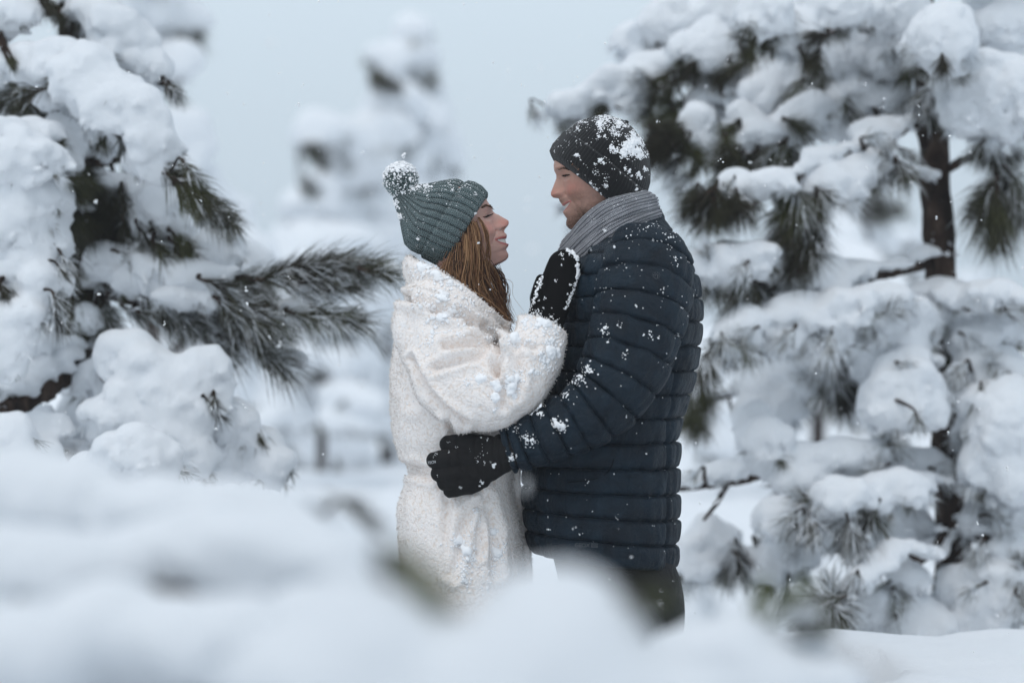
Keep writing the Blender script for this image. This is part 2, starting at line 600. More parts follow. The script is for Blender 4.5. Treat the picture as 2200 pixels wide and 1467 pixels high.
M_TROUSER = mat("black trousers", (0.010, 0.010, 0.012), 0.7, 0.25)
t = noise_node(M_TROUSER, 18, 4, 0.6, None, 1.0)
bump(M_TROUSER, t.outputs[0], 0.5, 0.015)
M_BOOT = mat("dark boot leather", (0.02, 0.016, 0.013), 0.55, 0.4)
M_PRINT = mat("grey print", (0.085, 0.095, 0.105), 0.6, 0.3)
M_PRINT_W = mat("white print", (0.55, 0.56, 0.58), 0.6, 0.3)
M_LEATHER = mat("hat label leather", (0.045, 0.033, 0.027), 0.6, 0.3)
M_COPPER = mat("label rivet", (0.30, 0.15, 0.09), 0.45, 0.4)

def snap(g_V, bvh): return g_V

# ------------------------------------------------------------------ heads
class Head:
    """a head swept row by row about a tilted axis; the midline profile is given point by point"""
    def __init__(s, O, F, prof, spec):
        s.O = np.array(O, float)
        f = np.array(F, float); s.f = f / np.linalg.norm(f)
        s.up = np.array([s.f[1], -s.f[0]]) if s.f[0] > 0 else np.array([-s.f[1], s.f[0]])
        if s.up[1] > 0: s.up = -s.up
        d = np.array(prof, float) - s.O
        u, v = d @ s.f, d @ s.up
        o = np.argsort(v)
        s.pv, s.pu = v[o], u[o]
        s.k = spec
        ev = np.array(spec.get('extra', []), float).reshape(-1, 2)
        s.pv = np.concatenate([s.pv, ev[:, 0]]); s.pu = np.concatenate([s.pu, ev[:, 1]])
        o = np.argsort(s.pv); s.pv, s.pu = s.pv[o], s.pu[o]

    def uv(s, px, py):
        d = np.array([px, py], float) - s.O
        return d @ s.f, d @ s.up

    def world(s, u, v, y):
        px = s.O[0] + u * s.f[0] + v * s.up[0]
        py = s.O[1] + u * s.f[1] + v * s.up[1]
        return np.stack([(px - 1100) / 1000, y / 1000 + s.k.get('y0', 0), CAMZ - (py - 733.5) / 1000], -1)

    def surface(s, th, v, carve=True):
        """th, v arrays -> u, y (mm) and colour weights"""
        k = s.k
        ip = lambda tab: np.interp(v, [a for a, b in tab][::-1], [b for a, b in tab][::-1])
        uf = np.interp(v, s.pv, s.pu)
        ub, w, uc, ab = ip(k['base']), ip(k['width']), ip(k['centre']), ip(k['back'])
        ub = np.minimum(ub, uf)
        cs, sn = np.cos(th), np.sin(th)
        n = 2.0 / ip(k['square'])
        ca = np.sign(cs) * np.abs(cs) ** n; sa = np.sign(sn) * np.abs(sn) ** n
        u = uc + np.where(cs > 0, (ub - uc), (uc - ab)) * ca
        y = w * sa
        front = cs > 0
        D = (uf - ub) * front
        sg = ip(k['spread'])
        fall = np.exp(-(np.abs(y) / sg) ** ip(k['fallp']))
        u = u + D * fall
        G = lambda yc, vc, sy, sv: (np.exp(-((np.abs(y) - yc) / sy) ** 2 - ((v - vc) / sv) ** 2)) * front
        for yc, vc, sy, sv, amp in k['bumps']:
            g = G(yc, vc, sy, sv)
            u = u + amp * g
            y = y + np.sign(y) * amp * 0.45 * g * smooth(5, 25, np.abs(y))
        # smile fold
        fold = np.full_like(u, 99.0)
        fp = k['fold']
        for (y0, v0), (y1, v1) in zip(fp[:-1], fp[1:]):
            dy, dv = y1 - y0, v1 - v0
            t = np.clip(((np.abs(y) - y0) * dy + (v - v0) * dv) / (dy * dy + dv * dv), 0, 1)
            fold = np.minimum(fold, np.hypot(np.abs(y) - y0 - t * dy, v - v0 - t * dv))
        u = u - 2.4 * np.exp(-(fold / 2.6) ** 2) * front
        # mouth
        t = np.clip(np.abs(y) / k['my'], 0, 1.3)
        vm = k['mv'] + (k['mc'] - k['mv']) * t ** 1.6
        hh = k['mh'] * np.clip(1 - t ** 2.2, 0, 1)
        e = np.abs(v - vm) - hh
        ins = smooth(0.7, -0.7, e) * (t < 1) * front
        if carve: u = u - 13 * ins
        lip = smooth(k.get('lipw', 6.0), 2.5, np.maximum(e, 0) + 9 * np.clip(t - 0.85, 0, 1)) * (t < 1.12) * front
        red = sum(a * G(yc, vc, sy, sv) for yc, vc, sy, sv, a in k['red'])
        bd = np.zeros_like(u)
        if 'beard' in k:
            for yc, vc, sy, sv, a in k['beard']: bd = np.maximum(bd, a * G(yc, vc, sy, sv))
            # side of the jaw
            jaw = smooth(k['jawv'] + 14, k['jawv'] - 10, v + 0.25 * (u - 30)) * smooth(-25, 5, u) * 0.85
            bd = np.maximum(bd, jaw)
            bd = bd * (1 - lip)
        return u, y, lip, red, bd, ins

    def mesh(s, nth=260):
        k = s.k
        vt, vb = k['top'], k['bottom']
        v = np.concatenate([vt - (vt - 60) * (1 - np.cos(np.linspace(0.02, math.pi / 2, 26))), np.arange(60, 30, -3.0)[1:],
                            np.arange(30, -131, -1.15), np.arange(-132, vb, -4.0)])
        q = np.linspace(-1, 1, nth, endpoint=False)
        th = math.pi * (0.62 * q + 0.38 * q ** 3)           # more columns over the face
        TH, V = np.meshgrid(th, v)
        sh = TH.shape
        u, y, lip, red, bd, ins = s.surface(TH.ravel(), V.ravel())
        W = s.world(u, V.ravel(), y)
        s.rows = sh
        return W, sh, dict(lip=lip * (1 - ins), red=red, beard=bd, inner=ins)

def person_body(geo, head, rings, limbs):
    """head rows carried on down into neck, shoulders, trunk (one skin)"""
    W, (nr, nc), A = head.mesh()
    s = 1 if head.f[0] > 0 else -1
    q = np.linspace(-1, 1, nc, endpoint=False)
    th = math.pi * (0.62 * q + 0.38 * q ** 3)
    R = catmull([(cx, 0, py, a, b) for py, cx, a, b in rings], 60)
    T = []
    for cx, _, py, a, b in R:
        T.append(np.stack([(cx - 1100) / 1000 + s * a / 1000 * np.cos(th), b * np.sin(th), np.full(nc, CAMZ - (py - 733.5) / 1000)], -1))
    V = np.vstack([W] + T)
    n2 = nr + len(R)
    F = [grid_faces(n2, nc, flip=(s > 0))]
    a, b = len(V), len(V) + 1
    V = np.vstack([V, W[:nc].mean(0), V[-nc:].mean(0)])
    i = np.arange(nc); j = (i + 1) % nc
    F.append(np.stack([j, i, np.full(nc, a)], 1))
    F.append(np.stack([(n2 - 1) * nc + i, (n2 - 1) * nc + j, np.full(nc, b)], 1))
    geo.add(V, F, 0, **A)
    return V, F

def fix_normals(o):
    import bmesh
    bm = bmesh.new(); bm.from_mesh(o.data)
    bmesh.ops.recalc_face_normals(bm, faces=bm.faces)
    bm.to_mesh(o.data); bm.free()

def union(o, geo, m):
    """boolean union with limbs so the body stays one continuous mesh"""
    t = build("limb", geo, m, o.parent)
    fix_normals(t); fix_normals(o)
    md = o.modifiers.new("u", 'BOOLEAN'); md.operation = 'UNION'; md.object = t; md.solver = 'EXACT'
    bpy.context.view_layer.update()
    dg = bpy.context.evaluated_depsgraph_get()
    me = bpy.data.meshes.new_from_object(o.evaluated_get(dg))
    o.modifiers.clear()
    if len(me.vertices) > 1000:
        old = o.data; o.data = me; bpy.data.meshes.remove(old); me.name = o.name
        me.polygons.foreach_set("use_smooth", np.ones(len(me.polygons), bool))
    bpy.data.objects.remove(t, do_unlink=True)

def mirror(path): return [(p[0], p[1], -p[2]) + tuple(p[3:]) for p in path]

def limb(geo, path, cols=20, n=40, m=0):
    """path rows (px, py, y, radius in mm)"""
    C = np.array([list(P(a, b, y)) + [r / 1000] for a, b, y, r in path])
    R = catmull(C, n)
    V, F = tube(R[:, :3], R[:, 3], cols)
    geo.add(V, F, m)

# ---------------------------------------------------------------- loft with an axis (hats)
def hat_loft(base, axis, front, back, width, nrow, ncol, rib=0, ribamp=0.0, extra=None, side=1):
    """outline points (px) of a cap seen side-on, swept round its axis; returns grid verts and ku, kv"""
    A = np.array(axis, float); A /= np.linalg.norm(A)
    S = np.array([-A[1], A[0]])
    if S[0] * side < 0: S = -S                       # S points to the face side
    b = np.array(base, float)
    def prj(pts):
        d = np.array(pts, float) - b
        a, s = d @ A, d @ S
        o = np.argsort(a)
        return a[o], s[o]
    fa, fs = prj(front); ba, bs = prj(back)
    top = max(fa.max(), ba.max()); bot = 0.0
    a = bot + (top - bot) * np.sin(np.linspace(0, math.pi / 2, nrow)) ** 1.0
    f, k = np.interp(a, fa, fs), np.interp(a, ba, bs)
    c, h = (f + k) / 2, np.maximum((f - k) / 2, 1.5)
    w = h * np.interp(a / top, [q for q, _ in width], [q for _, q in width])
    th = np.linspace(0, 2 * math.pi, ncol + 1) + math.pi / 2
    TH, AA = np.meshgrid(th, a)
    U = (TH - math.pi / 2) / (2 * math.pi)
    r = np.zeros_like(TH)
    if rib:
        fr = np.abs(((TH * rib / (2 * math.pi)) % 1.0) - 0.5)
        r = ribamp * (0.35 * np.sqrt(np.clip(1 - (2 * fr) ** 2 * 0.9, 0, 1)) - np.exp(-((0.5 - fr) / 0.13) ** 2))
        r = r * np.clip(h / h.max() * 1.3, 0.15, 1)[:, None]
    if extra is not None: r = r + extra(TH, AA)
    su = c[:, None] + (h[:, None] + r) * np.cos(TH)
    sy = (w[:, None] + r) * np.sin(TH)
    px = b[0] + AA * A[0] + su * S[0]
    py = b[1] + AA * A[1] + su * S[1]
    V = np.stack([(px - 1100) / 1000, sy / 1000, CAMZ - (py - 733.5) / 1000], -1).reshape(-1, 3)
    return V, [grid_faces(nrow, ncol + 1, closed=False, flip=(side < 0))], U.ravel(), (AA / 165.0).ravel(), (nrow, ncol + 1)

# ---------------------------------------------------------------- clinging snow
_ico = None
def icos(sub):
    import bmesh
    bm = bmesh.new(); bmesh.ops.create_icosphere(bm, subdivisions=sub, radius=1.0)
    V = np.array([v.co[:] for v in bm.verts]); F = np.array([[v.index for v in f.verts] for f in bm.faces])
    bm.free()
    return V, F
ICO1, ICO2 = icos(1), icos(2)

def clump(geo, p, n, size, flat=0.6, stretch=1.0, ang=None, sub=1, m=0):
    V, F = ICO1 if sub == 1 else ICO2
    n = np.array(n) / (np.linalg.norm(n) + 1e-9)
    t = np.cross(n, (0, 0, 1.0)); l = np.linalg.norm(t)
    t = np.array([1.0, 0, 0]) if l < 1e-3 else t / l
    b = np.cross(n, t)
    a = RNG.uniform(0, 6.28) if ang is None else ang
    t, b = t * math.cos(a) + b * math.sin(a), b * math.cos(a) - t * math.sin(a)
    J = V * (1 + RNG.uniform(-0.36, 0.36, (len(V), 1)))
    Q = p + size * (J[:, :1] * t * stretch + J[:, 1:2] * b + J[:, 2:] * n * flat)
    geo.add(Q, F, m)

def patch(geo, bvh, px, py, r, count, size=(2, 6), aniso=1.0, ang=0.0):
    """a patch of clinging snow: many crystals gathered round one spot of a garment"""
    for i in range(int(count * 1.3)):
        q = RNG.normal(size=2) * 0.55
        x, y = q[0] * r * aniso, q[1] * r / aniso
        ca, sa = math.cos(ang), math.sin(ang)
        h, n = cast(bvh, px + x * ca - y * sa, py + x * sa + y * ca)
        if h is None: continue
        s = 0.78 * (size[0] + (size[1] - size[0]) * RNG.random() ** 1.7) * (1.25 - 0.5 * min(1, np.linalg.norm(q))) / 1000
        clump(geo, h + n * s * 0.2, n, s, RNG.uniform(0.4, 0.7), RNG.uniform(0.8, 1.6), sub=2 if s > 0.0035 else 1)

def dust(geo, V, F, count, size=(0.8, 2.5), upbias=1.5, box=None):
    """single crystals scattered over a surface, more on what faces up"""
    Fq = np.vstack([f[:, :3] for f in F])
    a, b, c = V[Fq[:, 0]], V[Fq[:, 1]], V[Fq[:, 2]]
    N = np.cross(b - a, c - a); A = np.linalg.norm(N, axis=1) + 1e-12
    N = N / A[:, None]
    w = A * np.clip(0.35 + upbias * N[:, 2], 0.02, None)
    ctr = (a + b + c) / 3
    if box is not None: w = w * box(ctr)
    idx = RNG.choice(len(Fq), count, p=w / w.sum())
    for i in idx:
        s = RNG.uniform(*size) ** 1.0 / 1000
        q = RNG.dirichlet((1, 1, 1))
        clump(geo, a[i] * q[0] + b[i] * q[1] + c[i] * q[2] + N[i] * s * 0.2, N[i], s, 0.6, RNG.uniform(0.8, 1.5))

def line_dist(px, py, pts):
    """distance (px) of points to a polyline"""
    d = np.full(len(px), 1e9)
    for (x0, y0), (x1, y1) in zip(pts[:-1], pts[1:]):
        dx, dy = x1 - x0, y1 - y0
        t = np.clip(((px - x0) * dx + (py - y0) * dy) / (dx * dx + dy * dy + 1e-9), 0, 1)
        d = np.minimum(d, np.hypot(px - x0 - t * dx, py - y0 - t * dy))
    return d

def topx(V):
    d = CAMD + V[:, 1]
    return 1100 + V[:, 0] * FPX / d, 733.5 - (V[:, 2] - CAMZ) * FPX / d

def vnormals(V, F):
    N = np.zeros_like(V)
    for f in F:
        a, b, c = V[f[:, 0]], V[f[:, 1]], V[f[:, 2]]
        n = np.cross(b - a, c - a)
        if f.shape[1] == 4: n = np.cross(V[f[:, 2]] - a, V[f[:, 3]] - b)
        for k in range(f.shape[1]): np.add.at(N, f[:, k], n)
    return N / (np.linalg.norm(N, axis=1)[:, None] + 1e-12)

def face_extras(root, head_geo, head, lash, brow, browm, eye, seed, lash_r=0.9, bw=3.4, bn=150):
    """eyes, lashes and brows set on the finished face, mirrored to its far side"""
    bv = bvh_of(head_geo)
    rg = np.random.default_rng(seed)
    for sgn in (1, -1):
        u, v = head.uv(*eye)
        c = head.world(np.array([u]), np.array([v]), np.array([-33.0 * sgn]))[0]
        h, n = cast(bv, *eye)
        h = h.copy(); n = n.copy()
        h[1] *= sgn; n[1] *= sgn
        g = Geo()
        V, F = ICO2
        g.add(h - n * 0.0105 + V * 0.0108, F, 0)
        fdir = np.array([head.f[0], -0.25 * sgn, -head.f[1]]); fdir /= np.linalg.norm(fdir)
        nn = (n + fdir * 0.8); nn /= np.linalg.norm(nn)
        g.add(h - n * 0.0098 + nn * 0.0062 + V * 0.0050, F, 1)
        build("eye", g, [M_EYE, M_IRIS], root)
        g = Geo()
        pts = []
        for px, py in lash:
            q, n = cast(bv, px, py)
            q = q + n * 0.0006
            q[1] *= sgn
            pts.append(q)
        C = catmull(pts, 14)
        tt = np.linspace(0, 1, 14)
        V, F = tube(C, lash_r / 1000 * (0.35 + np.sin(tt * math.pi) ** 0.7), 6)
        g.add(V, F)
        for i in range(16):
            a = C[rg.integers(2, 13)]
            d = np.array([head.f[0] * 0.8 + 0.1 * rg.normal(), -0.5 * sgn, -head.f[1] * 0.8 - 0.25 * head.up[1] * 0.4 + 0.1 * rg.normal()])
            V, F = tube(np.array([a, a + d * 0.003, a + d * 0.0065 + np.array([0, 0, 0.001])]), [0.0004, 0.0003, 0.0001], 3)
            g.add(V, F)
        build("eyelash", g, M_LASH, root)
        g = Geo()
        bp = catmull([(x, y, 0) for x, y in brow], 40)
        for i in range(bn):
            k = rg.integers(0, 38)
            w = bw * (1 - (k / 40) ** 2 * 0.6)
            px, py = bp[k, 0] + rg.normal() * 0.8, bp[k, 1] + rg.uniform(-1, 1) * w * 0.5
            q, n = cast(bv, px, py)
            if q is None: continue
            d = bp[min(k + 2, 39)] - bp[k]
            d = d / (np.linalg.norm(d) + 1e-9)
            dir3 = np.array([d[0], 0, -d[1]]) + np.array([0, 0, 0.35]) * rg.uniform(-0.3, 1) + n * 0.25
            e = q + dir3 * rg.uniform(0.004, 0.008)
            q = q - n * 0.0004
            q[1] *= sgn; e[1] *= sgn
            V, F = tube(np.array([q, (q + e) / 2 + n * np.array([1, sgn, 1]) * 0.0006, e]), [0.0008, 0.0007, 0.0003], 3)
            g.add(V, F)
        build("eyebrow", g, browm, root)

def teeth(root, head):
    k = head.k
    yy = np.linspace(-0.86, 0.86, 97) * k['my']
    rows = np.linspace(0, 1, 9)
    V = []
    for t in rows:
        tt = np.abs(yy) / k['my']
        vm = k['mv'] + (k['mc'] - k['mv']) * tt ** 1.6
        hh = k['mh'] * np.clip(1 - tt ** 2.2, 0, 1) + 2.0
        v = vm + hh - t * hh * 1.55
        # find theta for each lateral position
        th = np.zeros_like(yy)
        for it in range(30):
            u, y, *_ = head.surface(th, v, carve=False)
            th = th + np.clip((yy - y) / 60.0, -0.05, 0.05)
        u, y, *_ = head.surface(th, v, carve=False)
        tooth = np.abs(np.sin(yy / 7.2 * math.pi + math.pi / 2)) ** 0.35
        V.append(head.world(u - 4.2 + 0.9 * tooth - 1.0 * (t > 0.9), v + (0.8 * (1 - tooth) if t > 0.8 else 0), y))
    V = np.vstack(V)
    back = V - np.array([head.f[0], 0, -head.f[1]]) * 0.004
    g = Geo()
    n = len(yy); nr = len(rows)
    F1 = grid_faces(nr, n, closed=False)
    g.add(V, F1); g.add(back, F1[:, ::-1])
    e = np.arange(n - 1)
    for r in (0, nr - 1):
        g.F.append(np.stack([r * n + e, r * n + e + 1, nr * n + r * n + e + 1, nr * n + r * n + e], 1)); g.M.append(np.zeros(n - 1, int))
    build("teeth", g, M_TEETH, root)
# ================================================================== the woman
def grid_add(geo, V, nr, nc, m=0, closed=True, caps=True, **A):
    F = [grid_faces(nr, nc, closed)]
    geo.add(V, F, m, **A)

def torso_loft(rows, nrow, ncol, side, expo=2.3, tilt=None):
    """rows (py, x_a, x_b, half breadth m) -> ring grid; theta 0 is the face side"""
    R = catmull([(py, 0, 0, a, b, w * 1000) for py, a, b, w in rows], nrow)
    th = np.linspace(0, 2 * math.pi, ncol, endpoint=False)
    c = np.sign(np.cos(th)) * np.abs(np.cos(th)) ** (2 / expo)
    s = np.sign(np.sin(th)) * np.abs(np.sin(th)) ** (2 / expo)
    xm, xh = (R[:, 3] + R[:, 4]) / 2, np.abs(R[:, 4] - R[:, 3]) / 2
    px = xm[:, None] + side * xh[:, None] * c
    yy = R[:, 5][:, None] / 1000 * s
    py = R[:, 0][:, None] + (0 if tilt is None else tilt(R[:, 0])[:, None] * c)
    py = py + 0 * px
    V = np.stack([(px - 1100) / 1000, yy, CAMZ - (py - 733.5) / 1000], -1)
    return V, R[:, 0], th

woman = thing("person", "woman in a cream fleece coat and grey-green bobble hat, looking up at the man", "person", (-0.115, 0, 0))

W_PROF = [(1046.2, 430.7), (1056, 445), (1058.2, 452.5), (1063.4, 458.5), (1071, 461.5), (1080, 467.0), (1089, 472), (1092.6, 475), (1093.2, 478.5),
          (1092, 484), (1087.5, 489), (1083.9, 494.5), (1083.6, 499.0), (1088.2, 502.8), (1089.3, 507), (1088, 511.7), (1089.7, 516), (1091, 520),
          (1092.8, 524.5), (1092, 529), (1087.5, 535.8), (1089, 540), (1092.4, 546.3), (1092, 553), (1087.5, 559), (1077, 565.4), (1065, 571), (1057.5, 576)]
W_SPEC = dict(
    top=96, bottom=-150,
    extra=[(40, 82), (58, 72), (72, 60), (84, 42), (92, 20), (96, -5), (-140, 23), (-152, 18)],
    base=[(110, 200), (16, 86), (2, 81), (-20, 79), (-41, 81), (-58, 80), (-76, 77), (-93, 72), (-103, 63), (-107, 45), (-112, 38), (-152, 18)],
    width=[(96, 3), (94, 22), (88, 42), (75, 58), (55, 68), (30, 72), (0, 70), (-25, 67), (-50, 60), (-75, 51), (-98, 42), (-107, 43), (-116, 48), (-150, 50)],
    centre=[(96, -10), (-90, -8), (-110, -14), (-150, -34)],
    back=[(96, -14), (92, -48), (84, -64), (70, -80), (50, -91), (30, -94), (0, -90), (-40, -74), (-80, -62), (-112, -60), (-150, -86)],
    square=[(100, 2.0), (20, 2.1), (0, 2.15), (-60, 2.1), (-100, 2.0), (-150, 2.0)],
    spread=[(60, 60), (22, 40), (8, 14), (-4, 9), (-18, 10.5), (-28, 13), (-34, 14.5), (-40, 13), (-45, 19), (-58, 23), (-74, 23), (-82, 24), (-93, 21), (-103, 24), (-107, 40), (-150, 60)],
    fallp=[(60, 2), (8, 2), (-4, 1.8), (-25, 2.0), (-34, 2.6), (-42, 2.2), (-50, 2.2), (-150, 2)],
    bumps=[(33, -1, 13, 9, -6.0), (33, 1.5, 10, 5.5, 4.0), (30, 14, 13, 5, 1.5), (41, -36, 15, 13, 5.0), (13.5, -33, 5, 5.5, 4.0), (6.8, -38.5, 2.6, 2.4, -6.0), (33, -16, 12, 4, 0.8)],
    fold=[(17, -33), (24, -42), (33, -52), (36, -62)],
    mv=-66.0, mc=-56.5, mh=5.6, my=28.0, lipw=7.0,
    red=[(0, -28, 14, 9, 0.75), (42, -28, 17, 14, 0.45), (0, -95, 16, 10, 0.25)])
w_head = Head((980, 487), (0.944, -0.33), W_PROF, W_SPEC)
g = Geo()
person_body(g, w_head,
    [(650, 985, 56, .058), (672, 980, 72, .10), (692, 975, 86, .145), (715, 972, 95, .165), (800, 972, 104, .16), (900, 976, 95, .14),
     (1000, 985, 92, .135), (1100, 985, 95, .15), (1200, 985, 90, .15), (1240, 985, 60, .10), (1252, 985, 25, .05)], None)
w_face = g
w_body = build("body", g, M_SKIN_W, woman)
lg = Geo()
W_ARM = [(930, 690, -.12, 40), (950, 735, -.16, 44), (985, 800, -.20, 40), (1030, 842, -.222, 36), (1085, 825, -.228, 34), (1130, 775, -.215, 29), (1165, 700, -.195, 24), (1190, 640, -.165, 26), (1208, 590, -.16, 18)]
limb(lg, W_ARM); 
union(w_body, lg, M_SKIN_W)
lg = Geo(); limb(lg, mirror(W_ARM)); union(w_body, lg, M_SKIN_W)
for sg in (-1, 1):
    lg = Geo()
    limb(lg, [(985 - 12 * sg, 1190, .08 * sg, 68), (985 - 12 * sg, 1400, .09 * sg, 66), (985 - 15 * sg, 1580, .09 * sg, 52), (975 - 15 * sg, 1780, .095 * sg, 50), (970 - 15 * sg, 1990, .1 * sg, 36), (985 - 15 * sg, 2060, .1 * sg, 40), (1040 - 15 * sg, 2075, .1 * sg, 30)])
    union(w_body, lg, M_SKIN_W)
teeth(woman, w_head)
face_extras(woman, w_face, w_head, [(1037.5, 466.2), (1043, 466), (1048, 464.3), (1053, 462.2), (1057, 461.3)],
            [(1035, 446.5), (1043, 442.6), (1049.5, 443.2), (1053.5, 445.5)], M_BROW_W, (1047.5, 464.5), 11, 1.2, 2.0, 60)

# ---- coat: body, both sleeves and the turned-up collar in one piece of fleece
cg = Geo()
V, pyr, th = torso_loft([(585, 890, 1000, .085), (605, 878, 1012, .12), (632, 871, 1032, .165), (660, 868, 1056, .19), (695, 861, 1078, .20), (735, 852, 1090, .205), (785, 845, 1098, .205),
                         (835, 843, 1102, .20), (890, 843, 1104, .195), (945, 849, 1106, .185), (985, 866, 1106, .175), (1012, 876, 1106, .172), (1048, 867, 1108, .18), (1085, 857, 1113, .19),
                         (1135, 858, 1124, .198), (1200, 860, 1130, .205), (1300, 866, 1133, .208), (1393, 870, 1134, .21)], 150, 150, 1, 2.25)
n0, n1 = V.shape[:2]
VV = V.reshape(-1, 3)
F = [grid_faces(n0, n1)]
VV = np.vstack([VV, V[0].mean(0), V[-1].mean(0)])
i = np.arange(n1); j = (i + 1) % n1
F.append(np.stack([j, i, np.full(n1, n0 * n1)], 1)); F.append(np.stack([(n0 - 1) * n1 + i, (n0 - 1) * n1 + j, np.full(n1, n0 * n1 + 1)], 1))
cg.add(VV, F)
W_SLV = [(915, 665, -.125, 62), (925, 700, -.155, 76), (962, 775, -.195, 85), (1012, 832, -.222, 86), (1058, 842, -.232, 81), (1102, 815, -.232, 76), (1137, 768, -.222, 68), (1160, 722, -.208, 56), (1170, 698, -.202, 48)]
for path in (W_SLV, mirror(W_SLV)):
    C = np.array([list(P(a, b, y)) + [r / 1000] for a, b, y, r in path])
    R = catmull(C, 90)
    V, F = tube(R[:, :3], R[:, 3] * 0.95, 40, (0, 1, 0), R[:, 3])
    cg.add(V, F)
for sg in (-1, 1):
    pts = [(886, 583, 0), (892, 590, .045), (915, 604, .082), (958, 628, .105), (1002, 655, .105), (1040, 685, .085), (1068, 712, .05), (1080, 735, .025)]
    C = np.array([list(P(a, b, y * sg)) for a, b, y in pts])
    w = np.array([40, 41, 43, 44, 42, 38, 32, 22]) / 1000.0
    R = catmull(np.hstack([C, w[:, None]]), 50)
    V, F = tube(R[:, :3], R[:, 3], 20, (-0.35, 0, 1), R[:, 3] * 0.48)
    cg.add(V, F)
    # lapel edge running down the front
    C = np.array([list(P(a, b, y * sg)) for a, b, y in [(1072, 715, .055), (1095, 780, .04), (1102, 900, .03), (1106, 1050, .03), (1128, 1200, .03), (1133, 1390, .03)]])
    R = catmull(C, 60)
    V, F = tube(R, 0.016, 10)
    cg.add(V, F)
tmp = build("coat", cg, M_COAT, woman)
md = tmp.modifiers.new("r", 'REMESH'); md.mode = 'VOXEL'; md.voxel_size = 0.0046
md = tmp.modifiers.new("s", 'SMOOTH'); md.factor = 0.5; md.iterations = 7
bpy.context.view_layer.update()
me = bpy.data.meshes.new_from_object(tmp.evaluated_get(bpy.context.evaluated_depsgraph_get()))
V = np.zeros(len(me.vertices) * 3); me.vertices.foreach_get("co", V); V = V.reshape(-1, 3) + root_loc(woman)
Fq = np.array([p.vertices[:] for p in me.polygons if len(p.vertices) == 4])
bpy.data.objects.remove(tmp, do_unlink=True)
N = vnormals(V, [Fq])
px, py = topx(V)
near = smooth(0.0, -0.05, V[:, 1])
# soft folds: a big slow noise, gathers running into the bend of the arm, seams, the pinch by the glove
D = 0.0045 * fbm(V * np.array([9, 9, 7]) + 3, 3)
def fold(D, pts, depth, sig):
    d = line_dist(px, py, pts)
    depth = depth * 1.45
    return D - near * depth * np.exp(-(d / sig) ** 2) + near * depth * 0.55 * np.exp(-((d - 2.1 * sig) / (1.1 * sig)) ** 2)
for pts, depth, sig in [
    ([(1000, 705), (1040, 722), (1076, 746)], .010, 7), ([(955, 742), (1015, 742), (1072, 752)], .011, 8), ([(935, 790), (1000, 772), (1070, 760)], .009, 8),
    ([(925, 668), (985, 683), (1040, 705), (1078, 742)], .012, 8), ([(1080, 738), (1078, 770), (1066, 800)], .012, 8), ([(1098, 748), (1122, 742), (1150, 748)], .007, 7),
    ([(1060, 790), (1082, 830), (1080, 870)], .008, 9), ([(1110, 760), (1118, 800), (1105, 850)], .007, 9), ([(885, 770), (915, 832), (950, 872), (1000, 905)], .012, 7),
    ([(965, 900), (972, 918), (976, 940)], .005, 7), ([(1018, 1085), (1008, 1100), (992, 1140), (975, 1240)], .007, 9),
    ([(1030, 1085), (1032, 1120), (1028, 1190)], .006, 8), ([(1040, 1070), (1060, 1140), (1065, 1230)], .008, 10), ([(960, 1075), (958, 1140), (962, 1230)], .006, 8),
    ([(850, 1000), (900, 1012), (925, 1020)], .009, 10), ([(862, 640), (910, 650), (960, 672), (1010, 700)], .013, 8), ([(880, 690), (872, 780), (885, 860)], .006, 14),
    ([(1096, 720), (1104, 700), (1108, 688)], .008, 6)]:
    D = fold(D, pts, depth, sig)
# curly pile
cur = perlin(V * 95.0) * 0.0011 + perlin(V * 180.0 + 9) * 0.0006
V = V + N * (D + cur)[:, None]
cg = Geo().add(V, [Fq])
coat = build("coat", cg, M_COAT, woman)
b_coat = bvh_of(cg)
# short curls that break the outline
fz = Geo()
A0, B0, C0 = V[Fq[:, 0]], V[Fq[:, 1]], V[Fq[:, 2]]
ar = np.linalg.norm(np.cross(B0 - A0, C0 - A0), axis=1)
pxq, pyq = topx(A0)
Nq = N[Fq[:, 0]]
okq = (A0[:, 1] < 0.06)
vd = A0 - np.array(CAMP); vd /= np.linalg.norm(vd, axis=1)[:, None]
rim = np.abs((vd * Nq).sum(1)) < 0.42                    # where the pile is seen edge-on from the front
pr = ar * okq * (0.05 + rim); pr /= pr.sum()
for q in RNG.choice(len(Fq), 8000, p=pr):
    p, n = A0[q] + RNG.uniform(0, 1) * (B0[q] - A0[q]), Nq[q]
    t = RNG.normal(size=3); t -= n * t.dot(n); t /= np.linalg.norm(t)
    l = RNG.uniform(0.003, 0.0062)
    w = np.cross(n, t) * 0.0007
    p0 = p - n * 0.0008
    pts = np.array([p0 - w, p0 + w, p + n * l * 0.75 + t * l * 0.3 + w * .8, p + n * l * 0.75 + t * l * 0.3 - w * .8, p + n * l * 0.8 + t * l * 0.95, p0 + t * 0.0012, p + n * l * 0.75 + t * (l * 0.3 + .0011)])
    fz.add(pts, [np.array([[0, 1, 2, 3]]), np.array([[3, 2, 4], [0, 3, 6], [0, 6, 5], [1, 5, 6], [1, 6, 2], [3, 4, 6], [2, 6, 4]])])
build("fleece_curls", fz, M_FUZZ, coat, kind="stuff")
